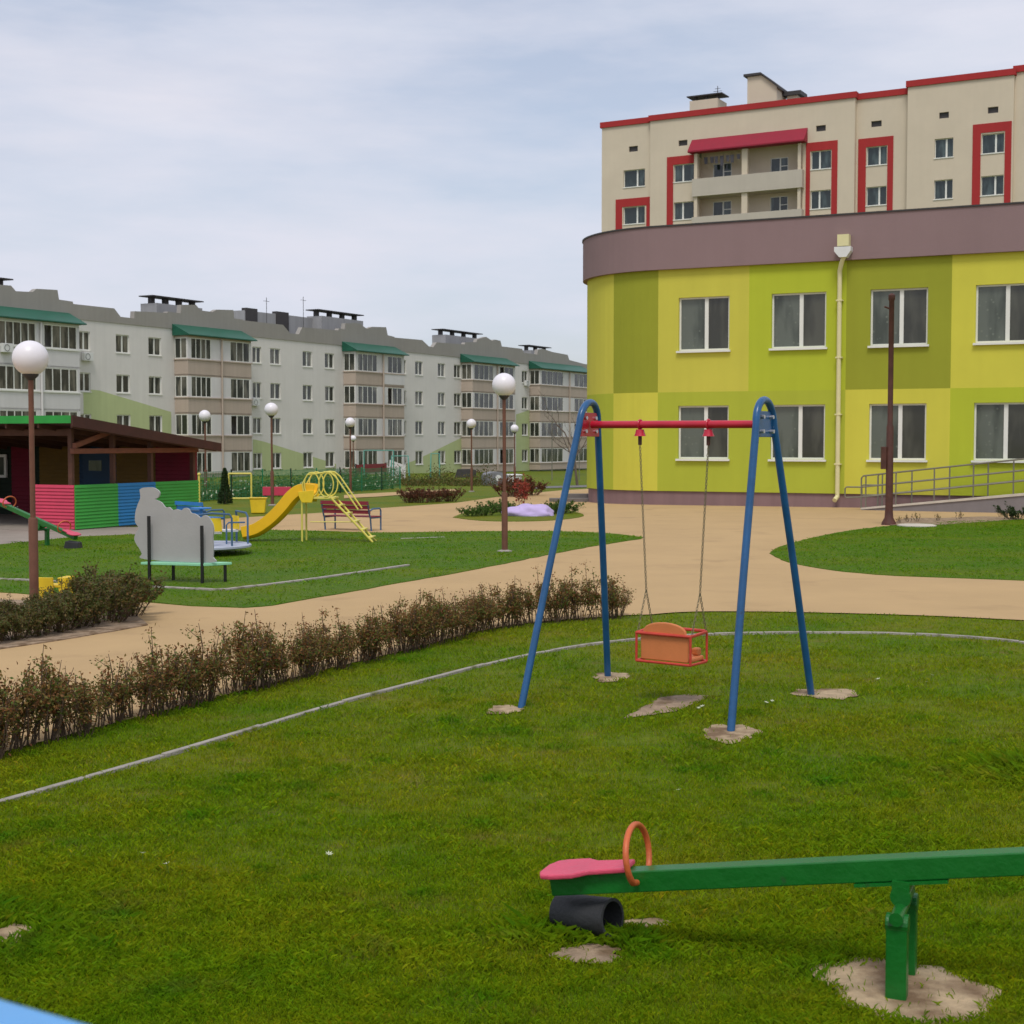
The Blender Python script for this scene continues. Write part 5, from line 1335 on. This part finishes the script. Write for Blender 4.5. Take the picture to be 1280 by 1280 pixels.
# distant green tree line seen low between the buildings
# ============================================================ grass blades
def inpoly(x, y, poly):
    c = np.zeros(len(x), bool); P_ = np.array(poly); j = len(P_)-1
    for i in range(len(P_)):
        xi, yi = P_[i]; xj, yj = P_[j]
        cond = ((yi > y) != (yj > y)) & (x < (xj-xi)*(y-yi)/((yj-yi)+1e-12)+xi); c ^= cond; j = i
    return c
def wob(x, y, f, ph):
    return np.sin(x*f+ph+1.7*np.sin(y*f*.7+ph*2)) * np.sin(y*f*1.3+ph*3+1.3*np.sin(x*f*.6))
def blades(name, region, n, ymin, ymax, hmin, hmax, wid, excl=(), kerbline=None, base=0.0, label='', powr=1.0, xr=None, tall=()):
    t = RNG.random(n); Y = 1/(1/ymin + (1/ymax-1/ymin)*t) if powr == 1 else ymin+(ymax-ymin)*t
    half = .40*Y+.6
    X = RNG.uniform(-1,1,n)*half
    if xr: X = RNG.uniform(xr[0],xr[1],n)
    k = inpoly(X, Y, region)
    for e_ in excl: 
        E_ = np.array(e_); c_ = E_.mean(0); k &= ~(inpoly(X, Y, e_) & (RNG.random(n) < .55)); k &= ~(inpoly(X, Y, c_+(E_-c_)*.86) & (RNG.random(n) < .97))
    if kerbline is not None:
        KL = np.array(kerbline); dmin = np.full(n, 9.)
        for a_, b_ in zip(KL, KL[1:]):
            d_ = b_-a_; L2_ = (d_**2).sum(); tt = np.clip(((X-a_[0])*d_[0]+(Y-a_[1])*d_[1])/L2_, 0, 1); dmin = np.minimum(dmin, np.hypot(X-a_[0]-tt*d_[0], Y-a_[1]-tt*d_[1]))
        k &= dmin > np.where(np.sin(X*3.1+Y*2)>.2, .012, .03)
    dens = .62+.38*wob(X,Y,3.1,.5)+.3*wob(X,Y,9.0,2.0)
    k &= RNG.random(n) < np.clip(dens+.25, .12, 1)
    X = X[k]; Y = Y[k]; n = len(X)
    clump = np.clip(.55+.45*wob(X,Y,2.2,1.1)+.5*wob(X,Y,13.,.4), 0, 1.6)
    hgt = (hmin+(hmax-hmin)*clump*RNG.random(n))
    for (cx, cy, rr, add) in tall:
        m_ = (np.abs(X-cx) < rr*2.5) & (np.abs(Y-cy) < rr*2.5); hgt[m_] += add*np.exp(-((X[m_]-cx)**2+(Y[m_]-cy)**2)/rr**2)*RNG.random(m_.sum())
    w = wid*(Y/6)**.75*RNG.uniform(.6,1.3,n)
    th = RNG.uniform(0,2*np.pi,n); lean = RNG.normal(size=(n,2))*.9*hgt[:,None]
    z0 = np.where(Y < 40, 0, -.0127*(Y-40))+base
    cx, sx = np.cos(th)*w/2, np.sin(th)*w/2
    v = np.zeros((n,4,3), np.float32)
    v[:,0] = np.stack([X-cx,Y-sx,z0-.01],1); v[:,1] = np.stack([X+cx,Y+sx,z0-.01],1)
    v[:,2] = np.stack([X+cx*.7+lean[:,0]*.4,Y+sx*.7+lean[:,1]*.4,z0+hgt*.65],1)
    v[:,3] = np.stack([X+lean[:,0],Y+lean[:,1],z0+hgt],1)
    me = bpy.data.meshes.new(name); me.vertices.add(4*n); me.vertices.foreach_set('co', v.ravel())
    f = np.arange(4*n, dtype=np.int32).reshape(-1,4)[:,[0,1,2,3]]
    me.loops.add(4*n); me.loops.foreach_set('vertex_index', f.ravel()); me.polygons.add(n); me.polygons.foreach_set('loop_start', np.arange(0,4*n,4,dtype=np.int32)); me.update(calc_edges=True)
    ca_ = me.color_attributes.new('tint', 'FLOAT_COLOR', 'POINT')
    v_ = RNG.uniform(.8,1.2,n); dry = RNG.random(n) < .025
    colr = np.stack([v_*RNG.uniform(.85,1.2,n), v_, v_, np.ones(n)],1); colr[dry,:3] = np.array([2.0,1.3,2.5])*RNG.uniform(.6,1,(dry.sum(),1))
    
    for (cx, cy, rr, add) in tall:
        m_ = (np.abs(X-cx) < rr*2) & (np.abs(Y-cy) < rr*2); g_ = np.exp(-((X[m_]-cx)**2+(Y[m_]-cy)**2)/rr**2)[:,None]
        colr[m_,:3] = colr[m_,:3]*(1-g_) + colr[m_,:3]*g_*np.array([.55,.82,.85])
    ca_.data.foreach_set('color', np.repeat(colr,4,0).astype(np.float32).ravel())
    me.materials.append(M['blade' if name == 'lawn_grass' else 'blade2']); o = bpy.data.objects.new(name, me); COL.objects.link(o); o['kind'] = 'stuff'; o['label'] = label
    return o
front = [(-8,2.6),(8,2.6),(12,5),(12,14.0)] + [tuple(p) for p in LAWN_EDGE[::-1]] + [(p[0]+.0,p[1]-.0) for p in HEDGE[::-1]] + [(-9,6)]
TUFTS = tuple((random.uniform(-4,6), random.uniform(4,13.5), random.uniform(.05,.13), random.uniform(.008,.025)) for _ in range(150))
GR = gp(1270,965); PL = gp(735,1160)
blades('lawn_grass', front, 1000000, 3.4, 17.5, .005, .023, .0031, PATCHES, KERB, label='short uneven grass of the front lawn', tall=TUFTS+((GR.x+.1,GR.y,.35,.10),(PL.x-.20,PL.y-.06,.13,.07),(PL.x-.02,PL.y-.12,.10,.055),(PL.x+.16,PL.y-.14,.10,.05),(gp(5,1170).x,gp(5,1170).y,.45,.04)))
blades('playground_grass', LAWN_LEFT, 110000, 15.5, 31, .008, .032, .0055, base=.01, label='short grass of the playground lawn', xr=(-13,3.2), powr=0)
blades('entrance_grass', LAWN_RIGHT, 70000, 19, 34, .008, .032, .0055, base=.01, label='short grass of the entrance lawn', xr=(4,13), powr=0)
# daisies / litter specks
dz = make = None
DP = [(178,1080),(211,1095),(880,893),(965,884),(956,887),(1163,853),(1158,860),(851,1000),(1100,858),(874,893),(410,1081)]
d0 = None
for i, (x_, y_) in enumerate(DP):
    p_ = gp(x_, y_)
    if d0 is None:
        d0 = empty('daisy', (0,0,0), 0, 'tiny white flower in the short grass of the front lawn', 'flower', 'white flowers in the front lawn')
        MB().tube([(0,0,0),(0,0,.035)], .0012, 4).build('stalk', M['leafgreen'], d0); pm_ = MB()
        for k in range(7):
            t = k*2*math.pi/7; pm_.add([(0,0,.036),(.009*math.cos(t-.3),.009*math.sin(t-.3),.039),(.017*math.cos(t),.017*math.sin(t),.042),(.009*math.cos(t+.3),.009*math.sin(t+.3),.039)],[(0,1,2,3)])
        pm_.build('petals', M['petal'], d0); o = d0
    else: o = copy_tree(d0)
    o.location = (p_.x, p_.y, .012); o.rotation_euler = (-.3, 0, i); o.scale = (1.0+.3*(i%3)/2,)*3

# ============================================================ light, sky, camera
el, az = math.radians(60), math.radians(-175)     # azimuth from +Y towards +X
sdir = Vector((math.sin(az)*math.cos(el), math.cos(az)*math.cos(el), math.sin(el)))
sl = bpy.data.lights.new('sun', 'SUN'); sl.energy = 1.3; sl.angle = math.radians(18); sl.color = (1,.95,.88)
so_ = bpy.data.objects.new('sun', sl); COL.objects.link(so_); so_.rotation_euler = sdir.to_track_quat('Z','Y').to_euler()
wd = bpy.data.worlds.new('World'); scene.world = wd; wd.use_nodes = True
N = wd.node_tree.nodes; L = wd.node_tree.links; bg = N['Background']; bg.inputs[1].default_value = .1
sk = N.new('ShaderNodeTexSky'); sk.sky_type = 'NISHITA'; sk.sun_disc = False; sk.sun_elevation = el; sk.sun_rotation = az; sk.air_density = 1.0; sk.dust_density = 2.0
tc = N.new('ShaderNodeTexCoord'); mp = N.new('ShaderNodeMapping'); mp.inputs['Scale'].default_value = (1.6,1.6,7.0); L.new(tc.outputs['Generated'], mp.inputs[0])
o1, f1 = ramp_noise(N, L, mp.outputs[0], 1.7, 7, [(.32,(.45,.45,.45)),(.47,(.78,.78,.78)),(.60,(1,1,1))], .55)
mx = N.new('ShaderNodeMix'); mx.data_type = 'RGBA'; L.new(o1, mx.inputs[0]); L.new(sk.outputs[0], mx.inputs[6])
mp2 = N.new('ShaderNodeMapping'); mp2.inputs['Scale'].default_value = (1.2,1.2,5.0); mp2.inputs['Location'].default_value = (3,1,2); L.new(tc.outputs['Generated'], mp2.inputs[0])
o2, f2 = ramp_noise(N, L, mp2.outputs[0], 2.6, 8, [(.33,(4.85,5.15,5.95)),(.5,(5.25,5.4,6.15)),(.68,(5.5,5.5,6.15))], .6)
L.new(o2, mx.inputs[7]); L.new(mx.outputs[2], bg.inputs[0])

cam = bpy.data.cameras.new('camera'); co_ = bpy.data.objects.new('camera', cam); COL.objects.link(co_)
cam.sensor_width = 36; cam.lens = 36*F/1280; cam.clip_start = .05; cam.clip_end = 6000
co_.location = (0,0,H); co_.rotation_euler = (math.pi/2-PITCH, 0, 0)
cam.dof.use_dof = True; cam.dof.focus_distance = 12; cam.dof.aperture_fstop = 9
scene.camera = co_
scene.view_settings.view_transform = 'Standard'; scene.view_settings.look = 'None'; scene.view_settings.exposure = .48; scene.view_settings.gamma = 1
scene.cycles.max_bounces = 6; scene.cycles.use_denoising = True
